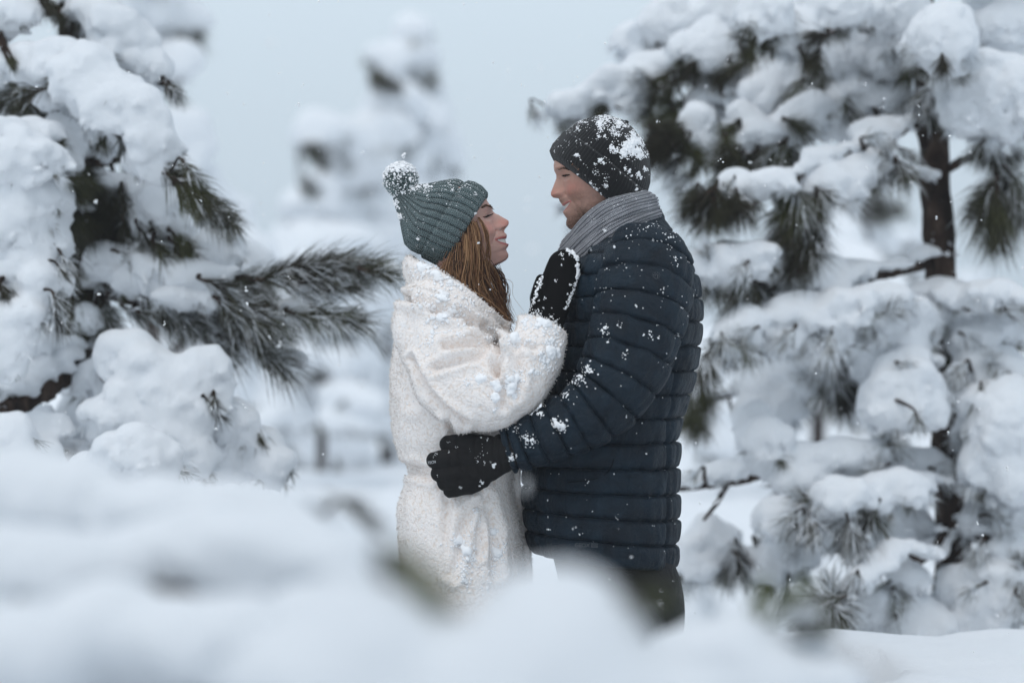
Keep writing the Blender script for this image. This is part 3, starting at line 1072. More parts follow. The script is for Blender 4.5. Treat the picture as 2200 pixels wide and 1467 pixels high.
# snow on the coat
sn = Geo()
for px_, py_, r, cnt, sz in [
    (900, 585, 34, 130, (2, 7)), (950, 600, 26, 90, (2, 8)), (985, 612, 20, 70, (2, 7)), (950, 636, 16, 60, (3, 9)), (920, 655, 30, 90, (2, 7)), (960, 680, 36, 130, (2, 8)),
    (1005, 650, 18, 50, (2, 6)), (1040, 680, 16, 40, (2, 5)), (1060, 705, 14, 40, (2, 6)), (930, 712, 30, 70, (2, 6)), (985, 717, 12, 25, (2, 5)), (905, 745, 12, 20, (1.5, 4)),
    (1130, 690, 20, 90, (2, 6)), (1165, 698, 26, 140, (2, 7)), (1195, 705, 16, 90, (2, 6)), (1190, 740, 20, 110, (2, 7)), (1170, 770, 18, 80, (2, 7)), (1105, 735, 14, 60, (2, 6)),
    (1140, 735, 16, 40, (2, 5)), (1180, 790, 12, 50, (2, 6)), (1052, 728, 12, 50, (2, 7)), (1075, 735, 14, 40, (2, 6)), (1145, 800, 18, 60, (2, 6)),
    (1100, 815, 13, 90, (2.5, 8)), (1096, 835, 12, 70, (2.5, 7)), (1104, 850, 9, 40, (2, 6)), (1066, 825, 10, 45, (2, 7)), (1064, 852, 9, 40, (2, 6)), (1036, 812, 11, 45, (2, 6)), (1004, 824, 9, 30, (2, 5)),
    (1064, 880, 8, 25, (2, 5)), (1115, 800, 12, 40, (2, 5)), (955, 775, 8, 12, (1.5, 4)),
    (1018, 1125, 22, 40, (1.5, 4)), (990, 1165, 26, 90, (2, 6)), (1010, 1190, 22, 80, (2, 7)), (1000, 1215, 20, 60, (2, 6)), (1060, 1140, 10, 30, (2, 6)), (1085, 1170, 8, 20, (2, 5)), (1068, 1195, 20, 60, (2, 6)),
    (1060, 1225, 20, 60, (2, 5)), (1020, 1095, 10, 20, (2, 5)), (1000, 1245, 16, 40, (2, 6)), (1045, 1260, 14, 30, (2, 5)), (870, 1020, 8, 10, (1.5, 3))]:
    patch(sn, b_coat, px_, py_, r * 1.1, int(cnt * 0.55), (sz[0] * .8, sz[1] * .8), RNG.uniform(0.8, 1.4), RNG.uniform(-0.6, 0.6))
for px_, py_, rx, ry, a in [(1100, 822, 11, 24, .15), (1066, 828, 8, 12, 0), (1063, 853, 7, 10, .2), (1037, 812, 10, 8, -.3), (950, 634, 12, 8, 0), (958, 678, 22, 10, .3), (1005, 1183, 10, 9, 0), (985, 1160, 12, 7, -.4),
                           (1106, 728, 9, 14, -.5), (1172, 692, 22, 9, .2), (1190, 758, 12, 13, .3), (905, 572, 20, 9, .4), (940, 590, 16, 8, .4), (1068, 1188, 10, 8, .4), (1060, 1142, 9, 6, 0)]:
    h, n = cast(b_coat, px_, py_)
    if h is None: continue
    bl = []
    for q in range(9):
        x, y = RNG.normal(size=2) * 0.42
        xx, yy = x * rx, y * ry
        h2, n2 = cast(b_coat, px_ + xx * math.cos(a) - yy * math.sin(a), py_ + xx * math.sin(a) + yy * math.cos(a))
        if h2 is None: continue
        s = min(rx, ry) * RNG.uniform(0.45, 0.75) / 1000
        bl.append((h2 - n2 * s * 0.1, (s, s * .8, s), 0.0))
    if bl:
        v_, f_ = blob_mesh(bl, 0.0022, 0.0022, 0.0022, 120.0, 0.8, px_)
        sn.add(v_, f_)
dust(sn, V, [Fq], 500, (0.8, 2.2), 1.5, lambda c: c[:, 1] < 0.05)
build("snow_flecks", sn, M_FLAKE, coat, kind="stuff")

# ---- trousers and boots (in the trodden snow)
tg = Geo()
for sg in (-1, 1):
    limb(tg, [(985 - 12 * sg, 1215, .08 * sg, 92), (985 - 12 * sg, 1400, .09 * sg, 84), (985 - 15 * sg, 1580, .09 * sg, 70), (975 - 15 * sg, 1780, .095 * sg, 66), (970 - 15 * sg, 1960, .1 * sg, 60)], 24, 40)
V, pyr, th = torso_loft([(1000, 890, 1085, .15), (1100, 880, 1100, .178), (1200, 882, 1096, .186), (1260, 905, 1075, .17), (1290, 960, 1020, .06)], 30, 60, 1, 2.1)
tg.add(V.reshape(-1, 3), [grid_faces(30, 60)])
build("trousers", tg, M_TROUSER, woman)
def boots(root, x0, side, spread):
    for sg in (-1, 1):
        ch = []
        for pts in ([(x0, 1840, 62), (x0, 1960, 54), (x0 - 2 * side, 2045, 52)], [(x0 - 12 * side, 2046, 46), (x0 + 60 * side, 2052, 44), (x0 + 130 * side, 2062, 36), (x0 + 160 * side, 2066, 30)]):
            ch.append([list(P(a, b, spread * sg)) + [r / 1000] for a, b, r in pts])
        f, lo = capsule_field(ch, 0.008, 0.008)
        v, q = surface_nets(f, lo, 0.008)
        v[:, 2] = np.maximum(v[:, 2], 0.0)
        build("boot", Geo().add(v, q), M_BOOT, root)
boots(woman, 975, 1, .1)

# ---- mittens
def mitten(sg):
    ch = [[(1168, 702, -.196, .037), (1186, 650, -.176, .040), (1200, 612, -.166, .038), (1212, 572, -.158, .035)],
          [(1166, 668, -.196, .018), (1157, 632, -.196, .0155), (1163, 602, -.19, .0125)]]
    ch = [[list(P(a, b, y)) + [r] for a, b, y, r in c] for c in ch]
    for c in ch:
        for q in c: q[1] *= sg
    f, lo = capsule_field(ch, 0.003, 0.004, flat=1.35)
    v, q = surface_nets(f, lo, 0.003)
    g = Geo().add(v, q)
    o = build("mitten", g, M_MITTEN, woman)
    if sg > 0:
        bv = bvh_of(g)
        s = Geo()
        edge = catmull([(1216, 534, 0), (1230, 541, 0), (1240, 556, 0), (1243, 575, 0), (1240, 598, 0), (1233, 622, 0), (1224, 645, 0), (1216, 664, 0)], 60)
        for k, (ex, ey, _) in enumerate(edge):
            for rep in range(int(RNG.choice([0, 2, 4, 7]))):
                h, n = cast(bv, ex + RNG.normal() * 1.4 - 1.5, ey + RNG.normal() * 2)
                if h is None: continue
                sz = RNG.uniform(1.2, 3.4) * (1.3 if k < 32 else 0.6) / 1000
                clump(s, h + n * 0.001, n, sz, 0.7, 1.2)
        for pts in ([(1165, 590), (1158, 612), (1152, 634), (1143, 655)],):
            for ex, ey, _ in catmull([(a, b, 0) for a, b in pts], 40):
                for rep in range(2):
                    h, n = cast(bv, ex + RNG.normal() * 2.2, ey + RNG.normal() * 2)
                    if h is not None: clump(s, h, n, RNG.uniform(0.8, 2.2) / 1000, 0.6, 1.3)
        for px_, py_, r, c, sz in [(1206, 547, 6, 10, (1, 2)), (1224, 548, 4, 8, (1, 2.5)), (1206, 569, 2, 4, (1, 2)), (1193, 603, 3, 6, (1, 2.4)), (1225, 611, 2.5, 6, (1.5, 3)), (1171, 641, 3, 5, (1, 2)), (1158, 646, 2, 3, (1, 2)), (1220, 632, 2, 4, (1, 2.5)), (1210, 557, 2, 3, (1, 2)),
                                   (1150, 678, 16, 60, (1, 3)), (1185, 690, 16, 40, (1, 3)), (1136, 664, 6, 16, (1, 3))]:
            patch(s, bv, px_, py_, r, c, sz)
        build("snow_flecks", s, M_FLAKE, o, kind="stuff")
mitten(1); mitten(-1)

# ---- hat and pompom
def w_extra(TH, AA):
    cuff = 4.2 * (1 - smooth(54, 60, AA)) - 2.5 * np.exp(-((AA - 59) / 3.0) ** 2)
    end = -3.0 * np.exp(-(AA / 3.0) ** 2)
    return cuff + end + 1.6 * np.sin(TH * 3 + AA * 0.02)
V, F, ku, kv, sh = hat_loft((1003, 497), (-0.857, -0.516),
    [(1047, 430), (1046, 419.7), (1033, 405.4), (1017, 397), (996.6, 393), (981, 387.5), (964, 388), (949, 391), (922, 396), (900, 398), (880, 397), (864, 398)],
    [(960, 568), (937.4, 564), (914.5, 553), (882, 538), (869, 524.6), (864, 502), (858, 469), (848, 440), (845, 425), (849, 410), (858, 401)],
    [(0, .97), (.35, .98), (.7, 1.0), (1, 1.0)], 150, 480, 34, 6.0, w_extra, 1)
hg = Geo().add(V, F, 0, ku=ku, kv=kv)
w_hat = build("knit_hat", hg, M_HAT, woman)
sol = w_hat.modifiers.new("thick", 'SOLIDIFY'); sol.thickness = 0.004; sol.offset = -1
b_hat = bvh_of(hg)
pg = Geo()
pc = P(861, 388, 0)
v, f = ICO2
pg.add(pc + v * 0.025, f)
for k in range(2600):
    d = RNG.normal(size=3); d /= np.linalg.norm(d)
    t = np.cross(d, RNG.normal(size=3)); t /= np.linalg.norm(t) + 1e-9
    L = RNG.uniform(0.030, 0.0385)
    c0, c1, c2 = pc + d * 0.018, pc + d * L * 0.75 + t * 0.003, pc + d * L + t * RNG.uniform(0.002, 0.009)
    vv, ff = tube(np.array([c0, c1, c2]), [0.0011, 0.0013, 0.0007], 3)
    pg.add(vv, ff)
pom = build("pompom", pg, M_POM, w_hat)
s = Geo()
for k in range(1100):
    d = RNG.normal(size=3); d[2] += 0.55; d[0] += 0.05; d /= np.linalg.norm(d)
    clump(s, pc + d * RNG.uniform(0.0345, 0.0405), d, RNG.uniform(0.5, 1.6) / 1000, 0.8, 1.6)
for k in range(260):
    d = RNG.normal(size=3) * np.array([.75, .75, .4]) + np.array([0, 0, 1.0]); d /= np.linalg.norm(d)
    clump(s, pc + d * RNG.uniform(0.036, 0.041), d, RNG.uniform(1.6, 4.2) / 1000, 0.6, 1.4, sub=2)
for px_, py_, r, c, sz in [(915, 400, 16, 50, (1.5, 4)), (895, 402, 14, 40, (1.5, 4)), (848, 440, 10, 60, (1.5, 4.5)), (858, 466, 8, 40, (1.5, 4)), (845, 418, 9, 30, (1.5, 4)), (866, 413, 6, 16, (2, 4)), (898, 512, 4, 9, (1.5, 3.4)),
                         (884, 404, 7, 20, (2, 4)), (1021, 459, 3, 7, (1.5, 3)), (972, 408, 4, 7, (1.5, 3)), (1022, 416, 5, 9, (1, 2.5)), (895, 527, 3, 4, (1, 2.6)), (930, 535, 3, 4, (1, 2.5)), (960, 390, 24, 40, (.8, 2)), (1000, 397, 24, 40, (.8, 2))]:
    patch(s, b_hat, px_, py_, r, c, sz)
dust(s, V, F, 420, (0.4, 1.3), 2.4)
build("snow_flecks", s, M_FLAKE, w_hat, kind="stuff")

# ---- hair: locks of many strands falling from under the hat
hgm = Geo()
hr = np.random.default_rng(21)
LOCKS = [  # guide (px, py, y), spread at root / middle / tip (mm), strands
    ([(1028, 467, -.066), (1036, 478, -.070), (1044, 500, -.069), (1046, 535, -.066), (1046, 575, -.062), (1050, 625, -.062), (1062, 670, -.055), (1083, 690, -.06)], (1.2, 2.2, 2), 16),
    ([(1016, 478, -.074), (1022, 505, -.082), (1024, 545, -.082), (1024, 590, -.080), (1036, 640, -.078), (1056, 675, -.07), (1078, 696, -.07)], (5, 7, 4), 60),
    ([(1012, 488, -.078), (1018, 520, -.086), (1020, 560, -.088), (1012, 600, -.09), (1030, 645, -.09), (1060, 690, -.08), (1090, 706, -.07)], (6, 8, 4), 60),
    ([(1002, 505, -.080), (1004, 535, -.090), (1000, 570, -.094), (1000, 610, -.098), (1018, 640, -.098), (1045, 672, -.094), (1066, 700, -.085)], (6, 9, 5), 60),
    ([(990, 524, -.080), (990, 555, -.090), (985, 585, -.096), (992, 615, -.10), (1010, 640, -.10)], (7, 10, 5), 55),
    ([(978, 545, -.076), (974, 570, -.086), (970, 590, -.09), (978, 610, -.095), (998, 628, -.10)], (7, 10, 5), 50),
    ([(965, 562, -.066), (958, 580, -.075), (958, 596, -.085), (974, 610, -.09)], (6, 8, 4), 36),
    ([(1012, 484, -.076), (1022, 530, -.080), (1036, 580, -.072), (1052, 620, -.068), (1070, 660, -.062), (1098, 692, -.055)], (6, 8, 3), 60),
    ([(1040, 560, -.055), (1056, 590, -.05), (1068, 615, -.045), (1078, 645, -.045), (1090, 680, -.045)], (5, 7, 4), 40),
    ([(1050, 572, -.045), (1068, 590, -.03), (1080, 620, -.02), (1088, 650, -.025)], (4, 6, 3), 22),
    ([(1030, 600, -.07), (1050, 640, -.075), (1072, 680, -.075), (1086, 715, -.07)], (7, 9, 4), 46),
    ([(1015, 620, -.09), (1035, 650, -.095), (1058, 690, -.09), (1076, 715, -.08)], (7, 9, 4), 46),
]
def strand(path, r0, tone):
    C = catmull(path, 22)
    tt = np.linspace(0, 1, 22)
    V, F = tube(C, r0 * (0.85 - 0.55 * tt ** 2), 3, cap=False)
    hgm.add(V, F, 0, tone=np.full(len(V), tone))
for guide, sp, n in LOCKS:
    G = np.array([P(a, b, y) for a, b, y in guide])
    for sgn in (1, -1):
        n_ = n if sgn == 1 else n // 2
        base_tone = hr.uniform(0.3, 0.7); lph, lfr = hr.uniform(0, 6.28), hr.uniform(1.2, 1.9)
        # the lock's own core keeps the strands from looking sparse
        Cc = catmull(G, 20); tt = np.linspace(0, 1, 20)
        rr = np.interp(tt, [0, .5, 1], np.array(sp) / 1000.0) * 0.85
        q = Cc.copy(); q[:, 1] += 0.006; q[:, 1] *= sgn
        V, F = tube(q, rr * np.where(tt > .85, .5, 1), 8, mod=0.0012 * hr.normal(size=(20, 8)))
        hgm.add(V, F, 0, tone=np.full(len(V), 0.12))
        for k in range(n_):
            o = hr.normal(size=3) * np.array([1, .7, .45])
            w = hr.normal(size=3)
            ph = lph + hr.normal() * 0.7; fr = lfr + hr.normal() * 0.12
            path = []
            m = len(G)
            for i, p in enumerate(G):
                t = i / (m - 1)
                s_ = np.interp(t, [0, .5, 1], sp) / 1000.0
                wav = 0.0075 * math.sin(ph + fr * 6.28 * t) * min(1, t * 1.6)
                path.append(p + o * s_ * 1.05 + w * 0.0016 * t + np.array([wav, 0, 0]))
            path = np.array(path)
            if hr.random() < 0.12: path[-3:] += hr.normal(size=3) * np.array([.012, .006, .006])
            path[:, 1] *= sgn
            strand(path, hr.uniform(0.00055, 0.00105), np.clip(base_tone + hr.normal() * 0.3, 0, 1))
for guide in ([(1064, 570, -.03), (1076, 585, -.02), (1086, 605, -.01), (1093, 640, -.01), (1092, 665, -.02)], [(1068, 566, -.02), (1083, 592, 0), (1094, 625, .005), (1094, 650, 0)],
              [(1060, 575, -.04), (1070, 600, -.03), (1076, 630, -.03), (1071, 655, -.04)], [(1009, 625, -.13), (1003, 640, -.135), (1002, 655, -.135), (1008, 668, -.13)],
              [(972, 545, -.09), (968, 552, -.098), (974, 560, -.098), (980, 570, -.098)], [(1072, 575, -.015), (1084, 602, -.005), (1088, 640, -.008), (1096, 668, -.02)]):
    for k in range(3):
        G = np.array([P(a + hr.normal() * 1.6, b + hr.normal() * 2, y) for a, b, y in guide])
        strand(G, 0.00055, hr.uniform(0.2, 0.6))
build("hair", hgm, M_HAIR, woman)

# ================================================================== the man
man = thing("person", "man in a navy quilted jacket and black beanie, smiling down at the woman", "person", (0.25, 0, 0))
M_PROF = [(1190.7, 346.8), (1189.3, 356.4), (1190.7, 367.3), (1194.8, 375.5), (1195.2, 383.6), (1191.4, 393.2), (1187.3, 404), (1183.4, 414), (1183.6, 420), (1188.6, 425.2), (1200.4, 426.6),
          (1202.3, 432.7), (1206.4, 438.5), (1209.5, 443.6), (1211.0, 448), (1210.6, 452), (1209.5, 457), (1212.5, 462.5), (1217.6, 470), (1216, 477.7), (1216.6, 484.5), (1221.4, 490.7), (1226.8, 493.6)]
M_SPEC = dict(
    top=90, bottom=-170,
    extra=[(40, 74), (52, 66), (66, 52), (78, 34), (87, 14), (90, -5), (-124, 66), (-126, 46), (-131, 40), (-172, 60)],
    base=[(110, 200), (12, 86), (0, 80), (-20, 77), (-50, 78), (-68, 76), (-84, 76), (-100, 74), (-112, 72), (-120, 64), (-124, 52), (-127, 42), (-172, 55)],
    width=[(90, 3), (88, 20), (80, 38), (66, 54), (50, 63), (30, 71), (0, 74), (-25, 72), (-50, 67), (-75, 60), (-98, 53), (-115, 45), (-124, 48), (-132, 56), (-170, 60)],
    centre=[(94, -8), (-105, -6), (-125, -10), (-170, -4)],
    back=[(90, -14), (86, -44), (78, -60), (66, -74), (50, -85), (30, -90), (0, -90), (-40, -80), (-80, -70), (-125, -68), (-170, -66)],
    square=[(100, 2.0), (20, 2.1), (-60, 2.2), (-100, 2.2), (-120, 2.1), (-170, 2.0)],
    spread=[(60, 60), (26, 45), (14, 30), (6, 15), (-4, 10.5), (-18, 11.5), (-30, 13.5), (-40, 16), (-48, 15), (-53, 21), (-66, 25), (-84, 25), (-96, 26), (-108, 24), (-118, 26), (-126, 45), (-170, 60)],
    fallp=[(60, 2), (8, 2), (-4, 1.8), (-25, 2.0), (-42, 2.6), (-50, 2.2), (-60, 2.2), (-170, 2)],
    bumps=[(33, -7, 13, 9, -6.5), (33, -4.5, 10, 5.5, 4.0), (30, 9, 14, 6, 2.5), (43, -46, 15, 14, 6.0), (15.5, -41, 6, 6.5, 5.0), (7.5, -48.5, 3, 2.6, -5.0), (34, -20, 12, 4, 1.0), (46, -95, 14, 16, 2.0)],
    fold=[(19, -38), (26, -50), (34, -62), (38, -78), (37, -90)],
    mv=-74.2, mc=-65.0, mh=4.5, my=30.0, lipw=5.2,
    red=[(0, -38, 15, 10, 0.6), (45, -38, 18, 16, 0.55)],
    beard=[(0, -114, 38, 18, 1.0), (0, -92, 40, 9, 0.4), (0, -58, 26, 5, 0.65), (46, -98, 20, 24, 0.95), (52, -60, 16, 30, 0.45)], jawv=-85)
m_head = Head((1278.8, 356.9), (-0.976, 0.216), M_PROF, M_SPEC)
g = Geo()
person_body(g, m_head,
    [(532, 1318, 64, .066), (550, 1325, 80, .12), (570, 1330, 95, .17), (600, 1336, 108, .19), (700, 1345, 118, .19), (800, 1345, 115, .175), (900, 1330, 105, .16),
     (1000, 1310, 95, .14), (1100, 1312, 98, .14), (1200, 1320, 88, .135), (1250, 1320, 60, .10), (1262, 1310, 25, .05)], None)
m_face = g
m_body = build("body", g, M_SKIN_M, man)
M_ARM = [(1390, 575, -.15, 52), (1378, 640, -.19, 56), (1362, 720, -.22, 50), (1335, 800, -.242, 46), (1285, 868, -.252, 44), (1195, 925, -.252, 38), (1105, 965, -.243, 28), (1055, 985, -.226, 24), (1020, 1000, -.22, 16)]
for pa in (M_ARM, mirror(M_ARM)):
    lg = Geo(); limb(lg, pa); union(m_body, lg, M_SKIN_M)
for sg in (-1, 1):
    lg = Geo()
    limb(lg, [(1335 - 20 * sg, 1200, .08 * sg, 64), (1348 - 25 * sg, 1400, .1 * sg, 70), (1345 - 25 * sg, 1600, .1 * sg, 58), (1355 - 25 * sg, 1800, .1 * sg, 56), (1360 - 25 * sg, 1990, .1 * sg, 40), (1345 - 25 * sg, 2055, .1 * sg, 42), (1280 - 25 * sg, 2070, .1 * sg, 30)])
    union(m_body, lg, M_SKIN_M)
teeth(man, m_head)
face_extras(man, m_face, m_head, [(1207.4, 378.6), (1211, 377.8), (1216, 376.9), (1220.5, 376.0), (1224.5, 375.6)],
            [(1196.5, 362.6), (1203, 361.6), (1210, 360.6), (1217, 361.3), (1222, 363.5)], M_BROW, (1214.5, 378.6), 12, 1.5, 5.5, 360)

# ---- quilted jacket
SEAMS = np.array([470, 505, 545, 592, 642, 692, 744, 796, 846, 895, 946, 998, 1050, 1100, 1150, 1200.0])
V, pyr, th = torso_loft([(472, 1305, 1424, .078), (490, 1285, 1440, .10), (507, 1262, 1455, .145), (532, 1236, 1472, .19), (562, 1214, 1487, .212), (600, 1200, 1502, .222), (660, 1191, 1512, .225),
                         (720, 1184, 1510, .22), (800, 1174, 1496, .212), (870, 1163, 1477, .205), (930, 1150, 1464, .20), (1000, 1126, 1461, .20), (1060, 1117, 1462, .205), (1120, 1119, 1461, .21),
                         (1160, 1126, 1460, .212), (1199, 1135, 1456, .212)], 420, 220, -1, 2.3, lambda q: -16 * smooth(900, 1190, q) + 6 * smooth(640, 540, q))
k = np.clip(np.searchsorted(SEAMS, pyr, side='right') - 1, 0, len(SEAMS) - 2)
t = (pyr - SEAMS[k]) / (SEAMS[k + 1] - SEAMS[k])
pil = 1 - np.abs(2 * t - 1) ** 4.5
sag = 1 - np.abs(2 * np.clip(t ** 0.7, 0, 1) - 1) ** 2.6
n0, n1 = V.shape[:2]
VV = V.reshape(-1, 3)
Nn = np.stack([-np.cos(th), np.sin(th), np.zeros(n1)], -1)
Q = VV.copy(); Q[:, 2] = np.repeat(k * 1.7, n1) + np.repeat(t, n1) * 0.35
wr = fbm(np.stack([Q[:, 0] * 26, Q[:, 1] * 26, Q[:, 2]], -1), 3, 0.6).reshape(n0, n1)
wr2 = fbm(VV * 11 + 4, 2).reshape(n0, n1)
amp = np.interp(pyr, [470, 520, 640, 1200], [4, 4.5, 6.5, 7.5]) / 1000
off = amp[:, None] * (0.5 * pil + 0.5 * sag)[:, None] * (1 + 0.30 * wr2) + wr * (0.0082 * (1 - 0.40 * pil))[:, None] - 0.009 - (0.0045 * np.exp(-(np.minimum(t, 1 - t) * (SEAMS[k + 1] - SEAMS[k]) / 2.6) ** 2))[:, None]
px0, py0 = topx(VV)
seam = np.exp(-(np.abs(px0 - (1302 + 0.0 * py0)) / 2.6) ** 2) * (VV[:, 1] < 0) * smooth(985, 1030, py0)
seam2 = np.exp(-(np.abs(px0 - np.interp(py0, [500, 700, 900, 1200], [1455, 1470, 1440, 1437])) / 2.4) ** 2) * (VV[:, 1] < 0) * (py0 > 560)
off = off - (0.007 * seam + 0.006 * seam2).reshape(n0, n1)
V = V + Nn[None] * off[..., None]
# shoulder rows lean outward along z too
VV = V.reshape(-1, 3)
jg = Geo()
hem_in = VV[-n1:] - Nn * 0.02 + np.array([0, 0, 0.012])
hem_in2 = VV[-n1:] - Nn * 0.022 + np.array([0, 0, 0.08])
col_in = VV[:n1] - Nn * 0.012
VV2 = np.vstack([col_in, VV, hem_in, hem_in2])
jg.add(VV2, [grid_faces(n0 + 3, n1)])
# sleeves
M_SLV = [(1402, 528, -.135, 70), (1396, 548, -.155, 92), (1386, 610, -.192, 100), (1369, 700, -.222, 99), (1342, 788, -.245, 90), (1290, 866, -.256, 77), (1200, 924, -.256, 61), (1120, 958, -.246, 50), (1088, 969, -.243, 45)]
def sleeve(path):
    C = np.array([list(P(a, b, y)) + [r / 1000] for a, b, y, r in path])
    R = catmull(C, 340)
    L = np.concatenate([[0], np.cumsum(np.linalg.norm(np.diff(R[:, :3], axis=0), axis=1))])
    sp = np.array([0, .05, .105, .163, .222, .282, .340, .392, .440, .486, .530, .572, .612, .650, .69, .73, .80]) * L[-1] / 0.655
    sp = np.concatenate([sp[sp < L[-1] - 0.02], [L[-1] - 0.014, L[-1] + 0.002]])
    kk = np.clip(np.searchsorted(sp, L, side='right') - 1, 0, len(sp) - 2)
    t = (L - sp[kk]) / (sp[kk + 1] - sp[kk])
    cols = 72
    a = np.linspace(0, 2 * math.pi, cols, endpoint=False)
    pil = 1 - np.abs(2 * t - 1) ** 4.5
    q = np.stack(np.broadcast_arrays(np.cos(a)[None] * 2.2, np.sin(a)[None] * 2.2, (kk * 1.37 + t * 0.35)[:, None]), -1).reshape(-1, 3)
    wr = fbm(q + path[0][2] * 30, 3, 0.6).reshape(-1, cols)
    w2 = fbm(q * np.array([.6, .6, .5]) + 9, 2).reshape(-1, cols)
    mod = (0.0056 * (0.6 * pil + 0.4 * (1 - np.abs(2 * t ** .75 - 1) ** 2.2)))[:, None] * (1 + 0.4 * w2) + wr * (0.0075 - 0.002 * pil)[:, None] - 0.005 - (0.004 * np.exp(-(np.minimum(t, 1 - t) * np.diff(sp)[kk] / 0.0026) ** 2))[:, None]
    V, F = tube(R[:, :3], R[:, 3] * 0.82, cols, (0, 1, 0), R[:, 3], mod)
    return V, F
sV, sF = sleeve(M_SLV)
jg.add(sV, sF)
sV2, sF2 = sleeve(mirror(M_SLV))
jg.add(sV2, sF2)
jg2 = jg
jacket = build("jacket", jg, M_JACKET, man)
# stand-up collar behind the scarf
C = np.array([list(P(a, b, y)) for a, b, y in [(1300, 505, -.098), (1345, 486, -.105), (1385, 472, -.085), (1408, 466, -.045), (1414, 464, 0), (1408, 466, .045), (1385, 472, .085), (1345, 486, .105), (1300, 505, .098)]])
R = catmull(C, 70)
V, F = tube(R, 0.024, 14, (0, 0, 1), 0.011, 0.0022 * RNG.normal(size=(70, 14)) * 0.5)
colg = Geo().add(V, F)
build("collar", colg, M_JACKET, jacket)
# pocket zip behind the forearm
zg = Geo()
b_jack = bvh_of(jg)
pts = []
for px_, py_ in [(1318, 985), (1314, 1000), (1300, 1018), (1270, 1030), (1220, 1036)]:
    h, n = cast(b_jack, px_, py_)
    if h is not None: pts.append(h + n * 0.001)
V, F = tube(catmull(np.array(pts), 40), 0.0014, 6)
zg.add(V, F)
build("pocket_zip", zg, M_SEAM, jacket)

def text_on(bvh, body, px, py, h_px, dirx, m, name, parent, extrude=0.0008):
    """flat lettering laid on a surface at a photo position, reading along dirx (px)"""
    h, n = cast(bvh, px, py)
    if h is None: return
    cu = bpy.data.curves.new("print", 'FONT')
    cu.body = body; cu.size = h_px / 1000 * 1.35; cu.extrude = extrude; cu.align_x = 'CENTER'; cu.align_y = 'CENTER'
    t = bpy.data.objects.new("print", cu); COL.objects.link(t)
    bpy.context.view_layer.update()
    me = bpy.data.meshes.new_from_object(t.evaluated_get(bpy.context.evaluated_depsgraph_get()))
    bpy.data.objects.remove(t, do_unlink=True); bpy.data.curves.remove(cu)
    V = np.array([v.co[:] for v in me.vertices])
    x = np.array([dirx[0], 0, -dirx[1]], float); x -= n * x.dot(n); x /= np.linalg.norm(x)
    y = np.cross(n, x)
    bv = bvh
    W = h + V[:, :1] * x + V[:, 1:2] * y
    for i in range(len(W)):                                   # wrap onto the cloth
        r = bv.ray_cast(Vector(W[i] + n * 0.03), Vector(-n), 0.06)
        base = np.array(r[0]) if r[0] is not None else W[i]
        W[i] = base + n * (0.0006 + V[i, 2])
    me.vertices.foreach_set("co", (W - root_loc(parent)).astype(np.float32).ravel())
    me.materials.clear(); me.materials.append(m)
    me.name = name
    o = bpy.data.objects.new(name, me); COL.objects.link(o); o.parent = parent
    return o
text_on(b_jack, "GEOX", 1251, 1171, 8.5, (1, 0.03), M_PRINT, "lettering", jacket)
lgm = Geo()
for r_ in range(4):
    for c_ in range(6):
        h, n = cast(b_jack, 1270.5 + c_ * 2.6, 1167.5 + r_ * 2.6)
        if h is None: continue
        q = 0.00085
        x = np.array([1.0, 0, 0]); x -= n * x.dot(n); x /= np.linalg.norm(x); y = np.cross(n, x)
        b0 = h + n * 0.0003
        vv = [b0 + sx * q * x + sy * q * y + sz * n for sz in (0, .0009) for sx, sy in ((-1, -1), (1, -1), (1, 1), (-1, 1))]
        lgm.add(vv, np.array([[4, 5, 6, 7], [0, 1, 5, 4], [1, 2, 6, 5], [2, 3, 7, 6], [3, 0, 4, 7]]))
build("emblem", lgm, M_PRINT, jacket)
# snow on the jacket
sn = Geo()
for px_, py_, r, c, sz in [(1395, 480, 22, 40, (1, 2.6)), (1440, 510, 20, 30, (1, 3)), (1360, 510, 16, 14, (1, 2.5)), (1455, 560, 12, 16, (1, 3)), (1300, 715, 14, 22, (1, 3.5)), (1300, 705, 5, 12, (2, 4)), (1330, 698, 7, 12, (1, 3)), (1400, 720, 14, 20, (1, 3)), (1345, 760, 8, 10, (1, 3)), (1265, 795, 14, 36, (1.5, 4)),
                          (1248, 812, 12, 36, (1.5, 4.5)), (1232, 822, 8, 24, (1.5, 4)), (1215, 850, 10, 24, (1.5, 4)), (1162, 870, 10, 40, (1.5, 5)), (1160, 890, 9, 24, (1.5, 4)), (1196, 912, 11, 60, (2, 5)), (1210, 918, 9, 40, (2, 4.5)), (1190, 905, 7, 26, (2, 4)), (1140, 950, 16, 44, (1, 3.2)), (1130, 940, 12, 30, (1, 3)),
                          (1100, 985, 6, 26, (2, 4.5)), (1106, 980, 5, 16, (2, 4)), (1110, 920, 12, 20, (1, 2.5)), (1345, 895, 4, 4, (1.5, 3)), (1455, 720, 5, 8, (1.5, 3)), (1455, 770, 4, 4, (1.5, 3.5)), (1178, 1074, 2, 3, (2, 3)), (1178, 1137, 3, 5, (1.5, 3)), (1248, 1147, 5, 6, (1, 2)), (1404, 1130, 2, 2, (1.5, 2.5)),
                          (1180, 1110, 4, 4, (1, 2.4)), (1260, 1033, 8, 7, (1, 2.5)), (1325, 1110, 4, 5, (1, 2.2)), (1340, 570, 20, 14, (.8, 2.2)), (1420, 640, 20, 12, (.8, 2.4)), (1480, 640, 10, 8, (.8, 2.5)), (1300, 620, 14, 10, (.8, 2))]:
    patch(sn, b_jack, px_, py_, r, max(2, int(c * .62)), sz, RNG.uniform(.8, 1.5), RNG.uniform(-1, 1))
dust(sn, VV2, [grid_faces(n0 + 3, n1)], 120, (0.5, 1.5), 2.0, lambda c: (c[:, 1] < 0.08))
